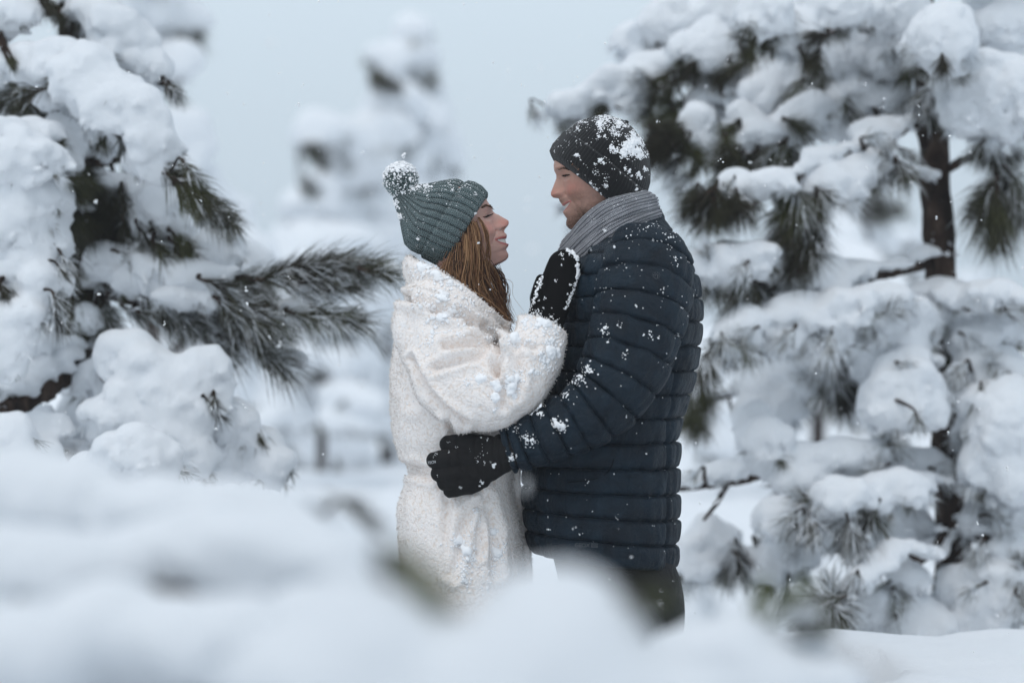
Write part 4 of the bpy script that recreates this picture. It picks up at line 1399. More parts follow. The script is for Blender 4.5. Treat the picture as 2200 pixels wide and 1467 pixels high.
dust(sn, sV, sF, 170, (0.5, 1.6), 1.2)
build("snow_flecks", sn, M_FLAKE, jacket, kind="stuff")

# ---- trousers, boots
tg = Geo()
for sg in (-1, 1):
    limb(tg, [(1335 - 20 * sg, 1205, .07 * sg, 84), (1354 - 22 * sg, 1290, .09 * sg, 92), (1352 - 22 * sg, 1400, .1 * sg, 90), (1350 - 25 * sg, 1600, .1 * sg, 76), (1355 - 25 * sg, 1800, .1 * sg, 70), (1358 - 25 * sg, 1985, .1 * sg, 64)], 40, 90)
V, pyr, th = torso_loft([(1050, 1190, 1430, .15), (1150, 1182, 1436, .165), (1220, 1194, 1442, .175), (1280, 1215, 1438, .17), (1320, 1290, 1380, .05)], 30, 60, -1, 2.1)
tg.add(V.reshape(-1, 3), [grid_faces(30, 60)])
trousers = build("trousers", tg, M_TROUSER, man)
boots(man, 1375, -1, .1)

# ---- glove on the woman's back, fingers spread and curled to the coat
def glove(sg):
    ch = [[(1112, 963, -.243, .038), (1085, 969, -.240, .038), (1062, 980, -.231, .036), (1030, 985, -.224, .031)],
          [(1075, 985, -.232, .032), (1035, 1012, -.222, .029), (1010, 1022, -.219, .026)],
          [(1050, 965, -.229, .030), (1010, 955, -.222, .023), (985, 955, -.216, .021), (964, 954, -.207, .0185)],
          [(1030, 985, -.228, .022), (985, 985, -.229, .0215), (958, 986, -.222, .0195), (934, 988, -.207, .0175)],
          [(1030, 1003, -.227, .020), (990, 1012, -.229, .0195), (965, 1016, -.221, .018), (943, 1017, -.206, .0165)],
          [(1030, 1018, -.224, .019), (998, 1031, -.224, .0175), (974, 1036, -.216, .016), (954, 1037, -.203, .0150)],
          [(1035, 1030, -.220, .019), (1008, 1045, -.217, .016), (987, 1051, -.210, .0145), (967, 1055, -.199, .0130)]]
    ch = [[list(P(a, b, y)) + [r] for a, b, y, r in c] for c in ch]
    for c in ch:
        for q in c: q[1] *= sg
    f, lo = capsule_field(ch, 0.0023, 0.0014)
    v, q = surface_nets(f, lo, 0.0023)
    N = vnormals(v, [q])
    v = v + N * (0.0012 * perlin(v * 40) + 0.0016 * perlin(v * np.array([75, 30, 30]) + 3))[:, None]
    px_, py_ = topx(v)
    if sg > 0:
        for pts in ([(1012, 1030), (990, 1005), (985, 975)], [(1040, 1040), (1020, 990), (1020, 945)], [(968, 985), (966, 1000)], [(1075, 930), (1072, 965), (1078, 1005)], [(1062, 935), (1058, 970), (1064, 1010)]):
            v = v - N * (0.0022 * np.exp(-(line_dist(px_, py_, pts) / 2.5) ** 2) * (v[:, 1] < -0.2))[:, None]
    g = Geo().add(v, q)
    o = build("glove", g, M_GLOVE, man)
    if sg > 0:
        bv = bvh_of(g)
        text_on(bv, "TECH", 928, 993, 6.0, (1, -0.25), M_PRINT_W, "lettering", o, 0.0004)
        s = Geo()
        for a, b, r, c, sz in [(1062, 998, 3, 14, (1.5, 3)), (1061, 1003, 2.5, 8, (1.5, 2.6)), (1036, 1036, 4, 14, (1.2, 2.6)), (1030, 1044, 2, 4, (1, 2)), (1027, 992, 2, 3, (1, 2)), (1041, 990, 2, 3, (1, 2)), (1041, 996, 2, 3, (1, 2)), (981, 961, 2, 3, (1, 2)), (965, 972, 2, 3, (1, 2)),
                               (962, 950, 3, 3, (.8, 1.6)), (1034, 940, 2, 3, (1, 2)), (1048, 943, 4, 5, (.8, 1.8)), (938, 974, 7, 9, (.6, 1.4)), (1030, 975, 20, 10, (.6, 1.4)), (940, 1022, 3, 2, (.8, 1.4))]:
            patch(s, bv, a, b, r, c, sz)
        build("snow_flecks", s, M_FLAKE, o, kind="stuff")
glove(1); glove(-1)

# ---- scarf: rolls of ribbed knit wound round the neck
sg_ = Geo()
def roll(pts, r1, r2, ribs, seed, hint=(0.3, 0, 1)):
    full = pts + [(a, b, -y) for a, b, y in pts[-2:0:-1]]
    C = np.array([list(P(a, b, y)) for a, b, y in full + full[:3]])
    R = catmull(C, 330)
    # keep one closed turn
    n = 330; cols = 160
    a = np.linspace(0, 2 * math.pi, cols, endpoint=False)
    q = np.stack(np.broadcast_arrays(np.cos(a)[None] * 0.9, np.sin(a)[None] * 0.9, np.linspace(0, 7, n)[:, None]), -1).reshape(-1, 3)
    fold = fbm(q + seed, 2).reshape(n, cols)
    fr = np.abs((a * ribs / (2 * math.pi)) % 1.0 - 0.5)
    rib = 0.5 * np.sqrt(np.clip(1 - (2 * fr) ** 2 * .9, 0, 1)) - np.exp(-((0.5 - fr) / 0.15) ** 2)
    mod = 0.0032 * rib[None] + 0.0035 * fold
    V, F = tube(R, r1, cols, hint, r2, mod)
    ku = np.concatenate([np.tile(a / (2 * math.pi), n), [0, 0]]); kv = np.concatenate([np.repeat(np.linspace(0, 1.3, n), cols), [0, 1]])
    sg_.add(V, F, 0, ku=ku, kv=kv)
roll([(1216, 540, 0), (1232, 522, -.042), (1262, 487, -.072), (1300, 455, -.088), (1342, 437, -.084), (1376, 428, -.054), (1386, 426, 0)], 0.029, 0.016, 18, 1)
roll([(1208, 562, 0), (1226, 548, -.05), (1258, 512, -.083), (1298, 479, -.100), (1344, 456, -.095), (1382, 444, -.058), (1392, 442, 0)], 0.024, 0.017, 16, 5)
roll([(1200, 585, 0), (1220, 574, -.06), (1256, 541, -.094), (1298, 504, -.110), (1346, 476, -.104), (1386, 460, -.062), (1398, 456, 0)], 0.025, 0.016, 16, 9)
roll([(1205, 610, 0), (1232, 590, -.07), (1262, 556, -.103), (1300, 518, -.117), (1346, 486, -.108), (1380, 470, -.064), (1390, 466, 0)], 0.019, 0.012, 12, 13)
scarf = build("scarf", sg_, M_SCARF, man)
b_scarf = bvh_of(sg_)
s = Geo()
for a, b, r, c, sz in [(1378, 407, 4, 10, (1, 2.6)), (1330, 440, 20, 16, (.7, 1.8)), (1300, 495, 6, 10, (1, 2.6)), (1270, 470, 10, 8, (.7, 1.8)), (1305, 480, 16, 12, (.7, 1.8)), (1395, 440, 8, 12, (.8, 2))]:
    patch(s, b_scarf, a, b, r, c, sz)
dust(s, sg_.verts(), [sg_.F[0], sg_.F[2], sg_.F[4]] if False else sg_.F[:1], 260, (0.5, 1.3), 1.5)
build("snow_flecks", s, M_FLAKE, scarf, kind="stuff")

# ---- beanie
def m_extra(TH, AA):
    return 3.2 * (1 - smooth(62, 66, AA)) - 1.0 * np.exp(-((AA - 66) / 2.0) ** 2) - 2.5 * np.exp(-(AA / 3.0) ** 2) + 1.3 * np.sin(TH * 2 + 1) + 0.8 * np.sin(TH * 5 + AA * .03)
V, F, ku, kv, sh = hat_loft((1290, 424), (0.62, -0.78),
    [(1190, 345), (1184, 327), (1191, 312.5), (1214, 287), (1241, 264), (1267, 253.5), (1297, 247), (1332, 255.4), (1347, 263)],
    [(1365, 470), (1384, 440), (1396, 393), (1396.6, 372.7), (1394.7, 338), (1381, 303), (1359, 275), (1347, 265)],
    [(0, .72), (.3, .79), (.6, .86), (.85, .95), (1, 1)], 130, 504, 84, 0.55, m_extra, -1)
bg = Geo().add(V, F, 0, ku=ku, kv=kv)
beanie = build("beanie", bg, M_BEANIE, man)
sol = beanie.modifiers.new("thick", 'SOLIDIFY'); sol.thickness = 0.004; sol.offset = -1
b_bean = bvh_of(bg)
# leather tab with two rivets
lb = Geo()
cn = [cast(b_bean, a, b) for a, b in [(1230.5, 350.5), (1245.5, 363.5), (1243, 367.5), (1228, 354.5)]]
q = np.array([h for h, n in cn]); nn = np.mean([n for h, n in cn], 0)
lb.add(np.vstack([q - nn * .001, q + nn * 0.0016]), np.array([[4, 5, 6, 7], [7, 6, 5, 4], [0, 1, 5, 4], [1, 2, 6, 5], [2, 3, 7, 6], [3, 0, 4, 7]]))
for w in ((0.93, .07), (0.07, .93)):
    e0 = q[0] * w[0] + q[1] * w[1]; e1 = q[3] * w[0] + q[2] * w[1]
    for f_ in (0.2, 0.8):
        v, f = ICO1
        lb.add(e0 * (1 - f_) + e1 * f_ + nn * 0.0016 + v * 0.0011, f, 1)
build("leather_label", lb, [M_LEATHER, M_COPPER], beanie)
s = Geo()
for a, b, r, c, sz in [(1288, 266, 7, 46, (1.5, 4)), (1290, 276, 6, 22, (1, 3)), (1330, 267, 11, 46, (1.5, 4)), (1345, 270, 7, 20, (1.5, 3.5)), (1240, 276, 6, 18, (1.2, 3)), (1287, 293, 6, 16, (1, 2.6)), (1298, 293, 3, 6, (1, 2.6)), (1316, 282, 9, 34, (1, 2.4)), (1327, 290, 8, 30, (1, 2.4)), (1347, 293, 4, 10, (1, 2.6)),
                      (1315, 318, 8, 36, (1.2, 3.4)), (1323, 324, 6, 18, (1.2, 3)), (1350, 320, 15, 130, (2, 5)), (1362, 305, 13, 120, (2, 5)), (1370, 325, 11, 90, (2, 4.5)), (1375, 335, 8, 40, (1.5, 4)), (1360, 290, 9, 50, (1.5, 4)), (1374, 298, 9, 50, (1.2, 3.4)), (1340, 330, 9, 50, (1.5, 4)), (1380, 312, 7, 30, (1.2, 3)),
                      (1240, 333, 4, 20, (1.5, 3.6)), (1248, 344, 2, 4, (1, 2)), (1290, 344, 5, 20, (1.5, 3.2)), (1296, 350, 4, 12, (1.2, 2.6)), (1278, 353, 3, 8, (1, 2.4)), (1280, 370, 8, 14, (.8, 1.8)), (1344, 362, 5, 16, (1.2, 3)), (1352, 368, 5, 14, (1.2, 3)), (1357, 378, 3, 8, (1.2, 2.6)), (1372, 374, 6, 26, (1.2, 3.2)), (1377, 382, 4, 14, (1.2, 3)),
                      (1386, 363, 5, 26, (1.2, 3.4)), (1269, 393, 3, 7, (1.2, 2.8)), (1275, 400, 6, 14, (.8, 2)), (1302, 400, 6, 24, (.8, 2.2)), (1282, 408, 6, 16, (.8, 2.2)), (1291, 417, 4, 10, (1, 2.4)), (1241, 374, 2, 5, (1.2, 2.6)), (1222, 310, 3, 4, (.8, 1.8)), (1300, 256, 22, 90, (1, 3)), (1325, 258, 14, 60, (1, 3)), (1258, 263, 12, 22, (.8, 2)), (1390, 330, 5, 16, (1, 2.4)),
                      (1384, 300, 6, 30, (1.2, 3)), (1300, 249, 14, 60, (1.5, 4)), (1248, 259, 9, 30, (1, 3)), (1318, 364, 3, 3, (1, 2)), (1333, 372, 2, 3, (1, 2.4)), (1300, 385, 14, 16, (.6, 1.4))]:
    patch(s, b_bean, a, b, r, c, sz, RNG.uniform(.8, 1.3), RNG.uniform(-.6, .6))
dust(s, V, F, 420, (0.5, 1.4), 2.5)
build("snow_flecks", s, M_FLAKE, beanie, kind="stuff")
# ================================================================== snow-laden pines
def needles(geo, base, d, length, n, m=0, shoot=0.6, rng=RNG, width=0.0008, droop=0.25, spread=0.75):
    """one tuft: needles all round the end of a shoot"""
    d = np.asarray(d, float); d = d / (np.linalg.norm(d) + 1e-9)
    s = rng.uniform(0, 1, n) ** 0.8
    t = rng.normal(size=(n, 3)); t -= np.outer(t @ d, d); t /= np.linalg.norm(t, axis=1)[:, None] + 1e-9
    sp = rng.uniform(0.25, 1.15, n) * spread
    dirn = d * np.cos(sp)[:, None] + t * np.sin(sp)[:, None]
    L = length * rng.uniform(0.6, 1.1, n)
    a = base + np.outer(s * length * shoot, d)
    mid = a + dirn * (L * 0.55)[:, None]
    e = a + dirn * L[:, None] + np.array([0, 0, -1.0]) * (L * droop * rng.uniform(0.1, 1, n))[:, None]
    w = np.cross(dirn, rng.normal(size=(n, 3))); w /= np.linalg.norm(w, axis=1)[:, None] + 1e-9
    w2 = np.cross(dirn, w)
    wd = width * rng.uniform(0.8, 1.3, n)[:, None]
    V = np.stack([a + w * wd, a - w * wd * .5 + w2 * wd * .87, a - w * wd * .5 - w2 * wd * .87,
                  mid + w * wd, mid - w * wd * .5 + w2 * wd * .87, mid - w * wd * .5 - w2 * wd * .87, e], 1)
    i = np.arange(n)[:, None] * 7
    Q = np.concatenate([i + np.array([[0, 1, 4, 3]]), i + np.array([[1, 2, 5, 4]]), i + np.array([[2, 0, 3, 5]])])
    T = np.concatenate([i + np.array([[3, 4, 6]]), i + np.array([[4, 5, 6]]), i + np.array([[5, 3, 6]])])
    geo.add(V.reshape(-1, 3), [Q, T], m)

def lump(px, py, rx, ry, ang, y, rng, thick=0.75, n=9, hang=0.35):
    """a cushion of snow seen at a photo position: a core and smaller cushions crowding its rim"""
    sc = (CAMD + y) / FPX
    c = P(px, py, y)
    a = -math.radians(ang)
    ca, sa = math.cos(a), math.sin(a)
    rx, ry = rx * sc, ry * sc
    rz = thick * min(rx, ry) + 0.12 * max(rx, ry)
    out = [(c, (rx * .80, rz * .9, ry * .80), a)]
    m = min(rx, ry)
    for k in range(n):
        t = rng.uniform(0, 2 * math.pi)
        q = rng.uniform(0.5, 0.78)
        u, v = math.cos(t) * rx * q, math.sin(t) * ry * q
        r = m * rng.uniform(0.22, 0.42)
        dy = rng.uniform(-0.6, 0.6) * rz
        p = c + np.array([u * ca - v * sa, dy, u * sa + v * ca])
        out.append((p, (r * rng.uniform(.9, 1.3), r, r * rng.uniform(.8, 1.1)), 0.0))
    return out

def dress_tree(root, trunk, branches, lumps, tufts, y0, seed, voxel=0.010, nlen=62, nn=85, frost_fringe=2.0, amp=0.011, twig=True, width=0.0008, sm_k=0.014, grow=1.0, frost_share=0.72, freq=13.0):
    """trunk: rows (px,py,dy,r px); branches: list of rows (px,py,dy,r px); lumps (px,py,rx,ry,ang); tufts (px,py,dx,dy,len,frost)"""
    rng = np.random.default_rng(seed)
    sc = (CAMD + y0) / FPX
    C = np.array([list(P(a, b, y0 + d)) + [r * sc] for a, b, d, r in trunk])
    R = catmull(C, 90)
    cols = 26
    th = np.linspace(0, 2 * math.pi, cols, endpoint=False)
    q = np.stack(np.broadcast_arrays(np.cos(th)[None] * 2.2, np.sin(th)[None] * 2.2, R[:, 2:3] * 3.0), -1).reshape(-1, 3)
    mod = (fbm(q * np.array([1.6, 1.6, 1.4]) + seed, 4, 0.7) * 0.26).reshape(-1, cols) * R[:, 3:4]
    V, F = tube(R[:, :3], R[:, 3], cols, (0, 1, 0), None, mod)
    build("trunk", Geo().add(V, F), M_BARK, root)
    br = []
    for rows in branches:
        C = np.array([list(P(a, b, y0 + d)) + [r * sc] for a, b, d, r in rows])
        n = max(10, int(len(rows) * 9))
        R = catmull(C, n)
        pxs, pys = topx(R[:, :3])
        br.append(dict(R=R, px=pxs, py=pys, lumps=[], tufts=[], geo=Geo()))
    def nearest(px, py):
        best = None
        for k, b in enumerate(br):
            d = np.hypot(b['px'] - px, (b['py'] - py))
            i = int(d.argmin())
            if best is None or d[i] < best[0]: best = (d[i], k, i)
        return best[1], best[2]
    for L in lumps:
        px, py, rx, ry, ang = L[:5]
        k, i = nearest(px, py + 0.3 * ry)
        yb = br[k]['R'][i, 1] + (L[5] if len(L) > 5 else rng.uniform(-0.06, 0.06))
        br[k]['lumps'].append((px, py, rx, ry, ang, yb))
    for T in tufts:
        px, py, dx, dy, ln, fr = T[:6]
        k, i = nearest(px - 0.4 * dx * ln, py - 0.4 * dy * ln)
        yb = br[k]['R'][i, 1] + (T[6] if len(T) > 6 else rng.uniform(-0.10, 0.04))
        br[k]['tufts'].append((px, py, dx, dy, ln, fr, yb, i))
    for b in br:
        g = b['geo']; R = b['R']
        m = 10
        th = np.linspace(0, 2 * math.pi, m, endpoint=False)
        mod = 0.22 * R[:, 3:4] * rng.normal(size=(len(R), m)) * 0.6
        V, F = tube(R[:, :3], R[:, 3], m, (0, 1, 0), None, mod)
        g.add(V, F)
        ng = Geo()
        for px, py, dx, dy, ln, fr, yb, i in b['tufts']:
            d = np.array([dx, rng.uniform(-0.5, 0.25), -dy], float)
            tip = P(px, py, yb)
            L = ln * sc
            base = tip - d / np.linalg.norm(d) * L * 0.45
            # twig from the branch to the tuft
            s = R[i, :3]
            if twig and np.linalg.norm(s - base) < 0.6:
                mid = (s + base) / 2 + np.array([0, 0, 0.12]) * np.linalg.norm(s - base) * rng.uniform(-1, 1)
                V, F = tube(catmull(np.array([s, mid, base, base + d / np.linalg.norm(d) * L * .5]), 12), np.linspace(min(R[i, 3], 0.008), 0.0028, 12), 5)
                g.add(V, F)
            n = int(nn * (ln / 62.0))
            if fr >= 1:
                needles(ng, base, d, L, int(n * .8), 1, rng=rng, width=width * 1.5, spread=0.95)
                needles(ng, base, d, L, int(n * .25), 0, rng=rng, width=width, spread=0.95)
            elif fr == 0:
                needles(ng, base, d, L, n, 0, rng=rng, width=width)
            else:
                needles(ng, base, d, L, int(n * (1 - fr)), 0, rng=rng, width=width)
                needles(ng, base, d, L, int(n * fr), 1, rng=rng, width=width * 1.3)
        # needles peeping from under the cushions
        for px, py, rx, ry, ang, yb in b['lumps']:
            a = math.radians(ang)
            for k in range(int(frost_fringe * (rx + ry) / 22)):
                t = rng.uniform(0.08, math.pi - 0.08)
                u, v = math.cos(t) * rx * 0.86, math.sin(t) * ry * 0.86
                fx, fy = px + u * math.cos(a) - v * math.sin(a), py + u * math.sin(a) + v * math.cos(a)
                d = np.array([math.cos(t) * 0.8 + rng.normal() * .3, rng.uniform(-.6, .3), -(0.35 + rng.uniform(0, .7))])
                p0 = P(fx - d[0] * 14, fy + d[2] * 14, yb + rng.uniform(-0.4, 0.2) * 0.5 * min(rx, ry) * sc)
                needles(ng, p0, d, rng.uniform(24, 46) * sc, int(nn * 0.32), 1 if rng.random() < frost_share else 0, rng=rng, width=width)
        o = build("branch", g, M_BARK, root)
        if ng.n: build("needles", ng, [M_NEEDLE, M_FROST], o, kind="stuff", smooth_shade=False)
        if b['lumps']:
            blobs = []
            for L in b['lumps']: blobs += lump(L[0], L[1], L[2] * grow, L[3] * grow, L[4], L[5], rng)
            # a ridge of snow lying along the top of the branch
            for i in range(0, len(R), 2):
                r = max(R[i, 3] * 0.9, 0.0075) * rng.uniform(.7, 1.15)
                if rng.random() < 0.55: blobs.append((R[i, :3] + np.array([0, 0, R[i, 3] + r * .55 + 0.7 * sm_k]), (r * 2.0, r * 1.0, r * .8), 0.0))
            v, f = blob_mesh(blobs, voxel, sm_k, amp, freq, 0.55, seed * 1.7)
            for vi, fi in islands(v, f): build("snow_load", Geo().add(vi, fi), M_SNOW, o)

# ---------------------------------------------------------------- the pine behind the man
RT_Y = 1.55
t_right = thing("pine_tree", "slender dark-trunked pine heaped with snow, standing behind the man's back", "tree", P(2045, 1420, RT_Y), "snow-laden pines")
trunk = [(2058, 1470, 0, 52), (2040, 1330, 0, 38), (2046, 1180, 0, 36), (2040, 1050, 0, 35), (2036, 900, 0, 32), (2030, 750, 0, 31), (2022, 600, 0, 30), (2012, 430, 0, 31), (2002, 270, 0, 31), (1992, 180, 0, 24), (1985, 60, 0, 22), (1980, -120, 0, 18), (1976, -420, .02, 8), (1975, -520, .02, 3)]
BR = [
 [(2000, 290, 0, 12), (1963, 268, -.05, 9), (1905, 305, -.10, 8), (1830, 330, -.16, 7), (1760, 350, -.2, 6), (1690, 400, -.24, 5), (1620, 430, -.28, 4), (1530, 430, -.3, 3)],
 [(2000, 300, 0, 12), (1930, 240, .1, 10), (1782, 258, .1, 9), (1710, 296, .05, 8), (1640, 322, 0, 7), (1577, 320, 0, 6), (1495, 334, 0, 5), (1430, 320, 0, 3)],
 [(1992, 160, 0, 12), (1880, 130, .1, 10), (1760, 190, .15, 9), (1680, 210, .18, 8), (1591, 143, .2, 7), (1495, 162, .25, 6), (1400, 190, .3, 5), (1290, 228, .35, 4), (1205, 262, .4, 3)],
 [(1988, 100, 0, 12), (1850, 60, -.1, 9), (1740, 60, -.15, 7), (1660, 40, -.2, 6), (1590, 60, -.2, 4)],
 [(1984, 20, 0, 12), (1850, -60, .2, 9), (1700, -40, .3, 8), (1540, 60, .4, 6), (1440, 90, .42, 5), (1350, 110, .45, 3)],
 [(1986, 60, 0, 10), (2010, 70, -.15, 9), (2025, 100, -.28, 6), (2030, 135, -.32, 4)],
 [(1995, 200, 0, 12), (2050, 170, -.1, 10), (2120, 200, -.15, 8), (2190, 230, -.2, 6), (2290, 260, -.2, 4)],
 [(1988, 90, 0, 12), (2080, 40, .15, 10), (2140, 10, .2, 9), (2230, -30, .25, 6)],
 [(2080, 95, .1, 10), (2130, 80, .1, 9), (2200, 60, .1, 7), (2260, 50, .1, 5)],
 [(2014, 420, 0, 10), (1960, 380, -.1, 7), (1900, 365, -.15, 6), (1820, 400, -.2, 5), (1750, 440, -.2, 4), (1720, 545, -.2, 3)],
 [(2010, 380, 0, 11), (2080, 340, -.05, 8), (2130, 340, -.08, 6), (2140, 400, -.08, 5), (2132, 520, -.08, 3)],
 [(2020, 560, 0, 11), (1900, 590, -.1, 10), (1780, 610, -.15, 10), (1686, 618, -.2, 11), (1630, 600, -.25, 9), (1572, 592, -.28, 7), (1500, 610, -.3, 4)],
 [(2026, 700, 0, 12), (1960, 690, -.12, 10), (1880, 680, -.2, 8), (1790, 690, -.25, 7), (1700, 700, -.28, 6), (1600, 720, -.3, 4), (1540, 740, -.3, 3)],
 [(2024, 640, 0, 11), (2080, 660, -.15, 9), (2093, 655, -.16, 7), (2146, 653, -.18, 6), (2180, 680, -.2, 6), (2240, 700, -.2, 5)],
 [(2030, 720, 0, 11), (2075, 720, -.05, 9), (2130, 700, -.05, 9), (2200, 690, -.05, 10), (2290, 680, -.05, 8)],
 [(2034, 850, 0, 12), (1960, 780, -.18, 10), (1930, 800, -.22, 7), (1900, 860, -.25, 5)],
 [(2030, 780, 0, 12), (1900, 800, .15, 10), (1790, 800, .2, 8), (1700, 810, .25, 6), (1640, 830, .28, 5), (1500, 870, .3, 3)],
 [(2036, 880, 0, 12), (2090, 800, -.1, 8), (2130, 790, -.12, 5), (2107, 856, -.14, 3)],
 [(2040, 1000, 0, 14), (2100, 950, -.1, 12), (2180, 960, -.18, 10), (2290, 990, -.2, 6)],
 [(2036, 1020, 0, 12), (1940, 1000, -.1, 10), (1840, 990, -.15, 10), (1790, 1012, -.18, 9), (1700, 1006, -.2, 9), (1584, 1034, -.22, 8), (1461, 1051, -.24, 5), (1400, 1060, -.25, 3)],
 [(1590, 1032, -.22, 7), (1567, 1036, -.24, 6), (1540, 1080, -.25, 5), (1511, 1118, -.25, 3)],
 [(2038, 1060, 0, 12), (1980, 1050, -.2, 9), (1900, 1060, -.26, 8), (1820, 1100, -.3, 6), (1740, 1120, -.33, 4)],
 [(2040, 1120, 0, 10), (1990, 1199, -.25, 6), (1926, 1182, -.3, 7), (1880, 1230, -.35, 6), (1834, 1263, -.38, 5), (1784, 1290, -.4, 3)],
 [(2040, 1150, 0, 10), (1990, 1199, -.12, 6), (1929, 1240, -.18, 6), (1915, 1280, -.2, 4)],
 [(2038, 1040, 0, 18), (2080, 1110, -.05, 14), (2130, 1170, -.1, 12), (2230, 1230, -.15, 8)],
 [(2040, 1180, 0, 10), (1800, 1180, .1, 8), (1660, 1180, .12, 7), (1570, 1210, .15, 4), (1470, 1190, .15, 3)],
 [(2042, 1260, 0, 12), (2090, 1240, -.15, 9), (2150, 1250, -.2, 6), (2196, 1245, -.2, 4)],
 [(2040, 1300, 0, 10), (1980, 1310, -.15, 8), (1920, 1310, -.2, 5), (1850, 1330, -.22, 3)],
]
LM = [
 (1240, 222, 72, 26, -14), (1330, 180, 60, 40, -10), (1400, 150, 50, 40, 0), (1362, 88, 52, 38, -5), (1455, 60, 80, 55, -8), (1420, 120, 60, 40, 0), (1515, 105, 66, 58, -20), (1540, 40, 70, 55, 0), (1480, 20, 70, 45, 0),
 (1645, 40, 62, 52, 0), (1600, 20, 60, 40, 0), (1700, 78, 48, 42, 10), (1790, 20, 80, 45, 0), (1780, 110, 75, 60, 0), (1850, 80, 80, 70, 0), (1880, 170, 70, 55, 0), (1930, 30, 60, 60, 0), (1910, 110, 50, 60, 0), (1830, 200, 60, 40, 0), (1720, 150, 50, 40, 20),
 (2018, 78, 66, 70, 5), (2000, 120, 48, 42, 0), (2050, 110, 38, 36, 0),
 (2110, 190, 88, 72, 20), (2150, 255, 62, 52, 10), (2075, 235, 55, 60, 0), (2185, 190, 60, 70, 0), (2060, 170, 50, 50, 0),
 (2160, 60, 70, 60, 0), (2120, 20, 60, 30, 0), (2190, 110, 40, 50, 0),
 (1650, 190, 46, 60, 20), (1625, 230, 52, 62, 12), (1600, 265, 34, 38, 0), (1690, 150, 40, 34, 0), (1508, 225, 32, 36, 10), (1498, 265, 30, 38, 10), (1560, 200, 30, 26, 0),
 (1800, 260, 60, 36, -10), (1740, 240, 46, 34, 0), (1870, 290, 40, 24, -10), (1700, 265, 40, 26, 0), (1935, 225, 36, 30, 0),
 (1830, 375, 50, 30, 0), (1800, 400, 52, 34, 8), (1760, 390, 40, 26, 0), (1870, 350, 34, 22, 0), (1660, 385, 36, 22, 0), (1590, 395, 40, 24, 0), (1640, 290, 30, 18, 0), (1545, 310, 30, 18, 0),
 (1590, 555, 80, 34, -4), (1660, 575, 46, 28, 0), (1530, 570, 46, 28, 0), (1690, 520, 40, 26, 20), (1720, 590, 60, 30, 0), (1780, 580, 60, 30, 0),
 (1760, 640, 70, 42, 0), (1710, 670, 50, 36, 0), (1820, 660, 52, 40, 0), (1900, 640, 60, 34, 0), (1860, 700, 50, 40, 0), (1770, 710, 60, 40, 0), (1690, 720, 44, 34, 0), (1640, 690, 40, 28, 0),
 (2000, 640, 48, 32, -6), (2080, 635, 70, 24, 2), (2150, 630, 60, 20, 4), (2190, 650, 40, 24, 0), (1985, 690, 40, 40, 0),
 (1940, 700, 72, 62, 0), (1945, 770, 92, 80, 8), (1950, 840, 84, 72, 0), (1900, 870, 50, 46, 0), (1985, 870, 54, 40, 0), (1890, 760, 50, 60, 0),
 (1660, 830, 50, 52, 0), (1640, 890, 50, 60, 0), (1655, 950, 46, 42, 0), (1700, 800, 42, 34, 0), (1620, 920, 34, 50, 0), (1690, 870, 36, 40, 0), (1600, 700, 42, 34, -20), (1575, 730, 30, 24, 0),
 (2110, 790, 58, 48, 0), (2140, 770, 46, 36, 0), (2090, 820, 40, 26, 0), (2110, 720, 46, 30, 0), (2070, 750, 36, 26, 0), (2160, 715, 40, 28, 0),
 (2160, 900, 84, 92, 0), (2185, 820, 50, 50, 0), (2150, 1000, 76, 84, 0), (2100, 930, 52, 46, 0), (2190, 1080, 60, 60, 0), (2105, 1040, 40, 34, 0),
 (1535, 1014, 34, 7, -8), (1730, 985, 50, 26, 0), (1720, 1036, 48, 40, 0), (1740, 1050, 46, 40, 0), (1840, 970, 52, 18, 0), (1790, 975, 14, 26, 0), (1860, 1000, 60, 30, 0), (1920, 1010, 60, 34, 0), (1990, 1010, 46, 22, 0), (1800, 1060, 60, 40, 0), (1870, 1070, 60, 40, 0), (1940, 1050, 54, 34, 0),
 (1935, 1110, 52, 40, 0), (1930, 1155, 44, 34, 0), (1960, 1140, 40, 34, 0), (1690, 1110, 60, 40, 0), (1640, 1080, 50, 30, 0), (1700, 1180, 50, 50, 0), (1660, 1220, 40, 34, 0), (1740, 1150, 40, 30, 0),
 (1520, 1150, 44, 50, 0), (1490, 1200, 40, 50, 0), (1550, 1180, 40, 40, 0), (1600, 1120, 46, 34, 0), (1580, 1060, 34, 26, 0), (1500, 1080, 24, 34, 20),
 (2060, 1090, 18, 40, -20), (2120, 1150, 60, 24, 38), (2180, 1200, 60, 30, 25), (2090, 1260, 76, 58, 10), (2130, 1310, 80, 66, 0), (2060, 1310, 54, 54, 0), (2180, 1270, 50, 60, 0), (1940, 1330, 64, 50, 0), (1900, 1370, 60, 40, 0), (1990, 1360, 60, 50, 0), (1880, 1300, 34, 24, 0), (1810, 1330, 46, 24, 0),
 (1960, 1240, 30, 16, 20), (1880, 1215, 24, 12, -40), (1850, 1240, 18, 10, -40)]
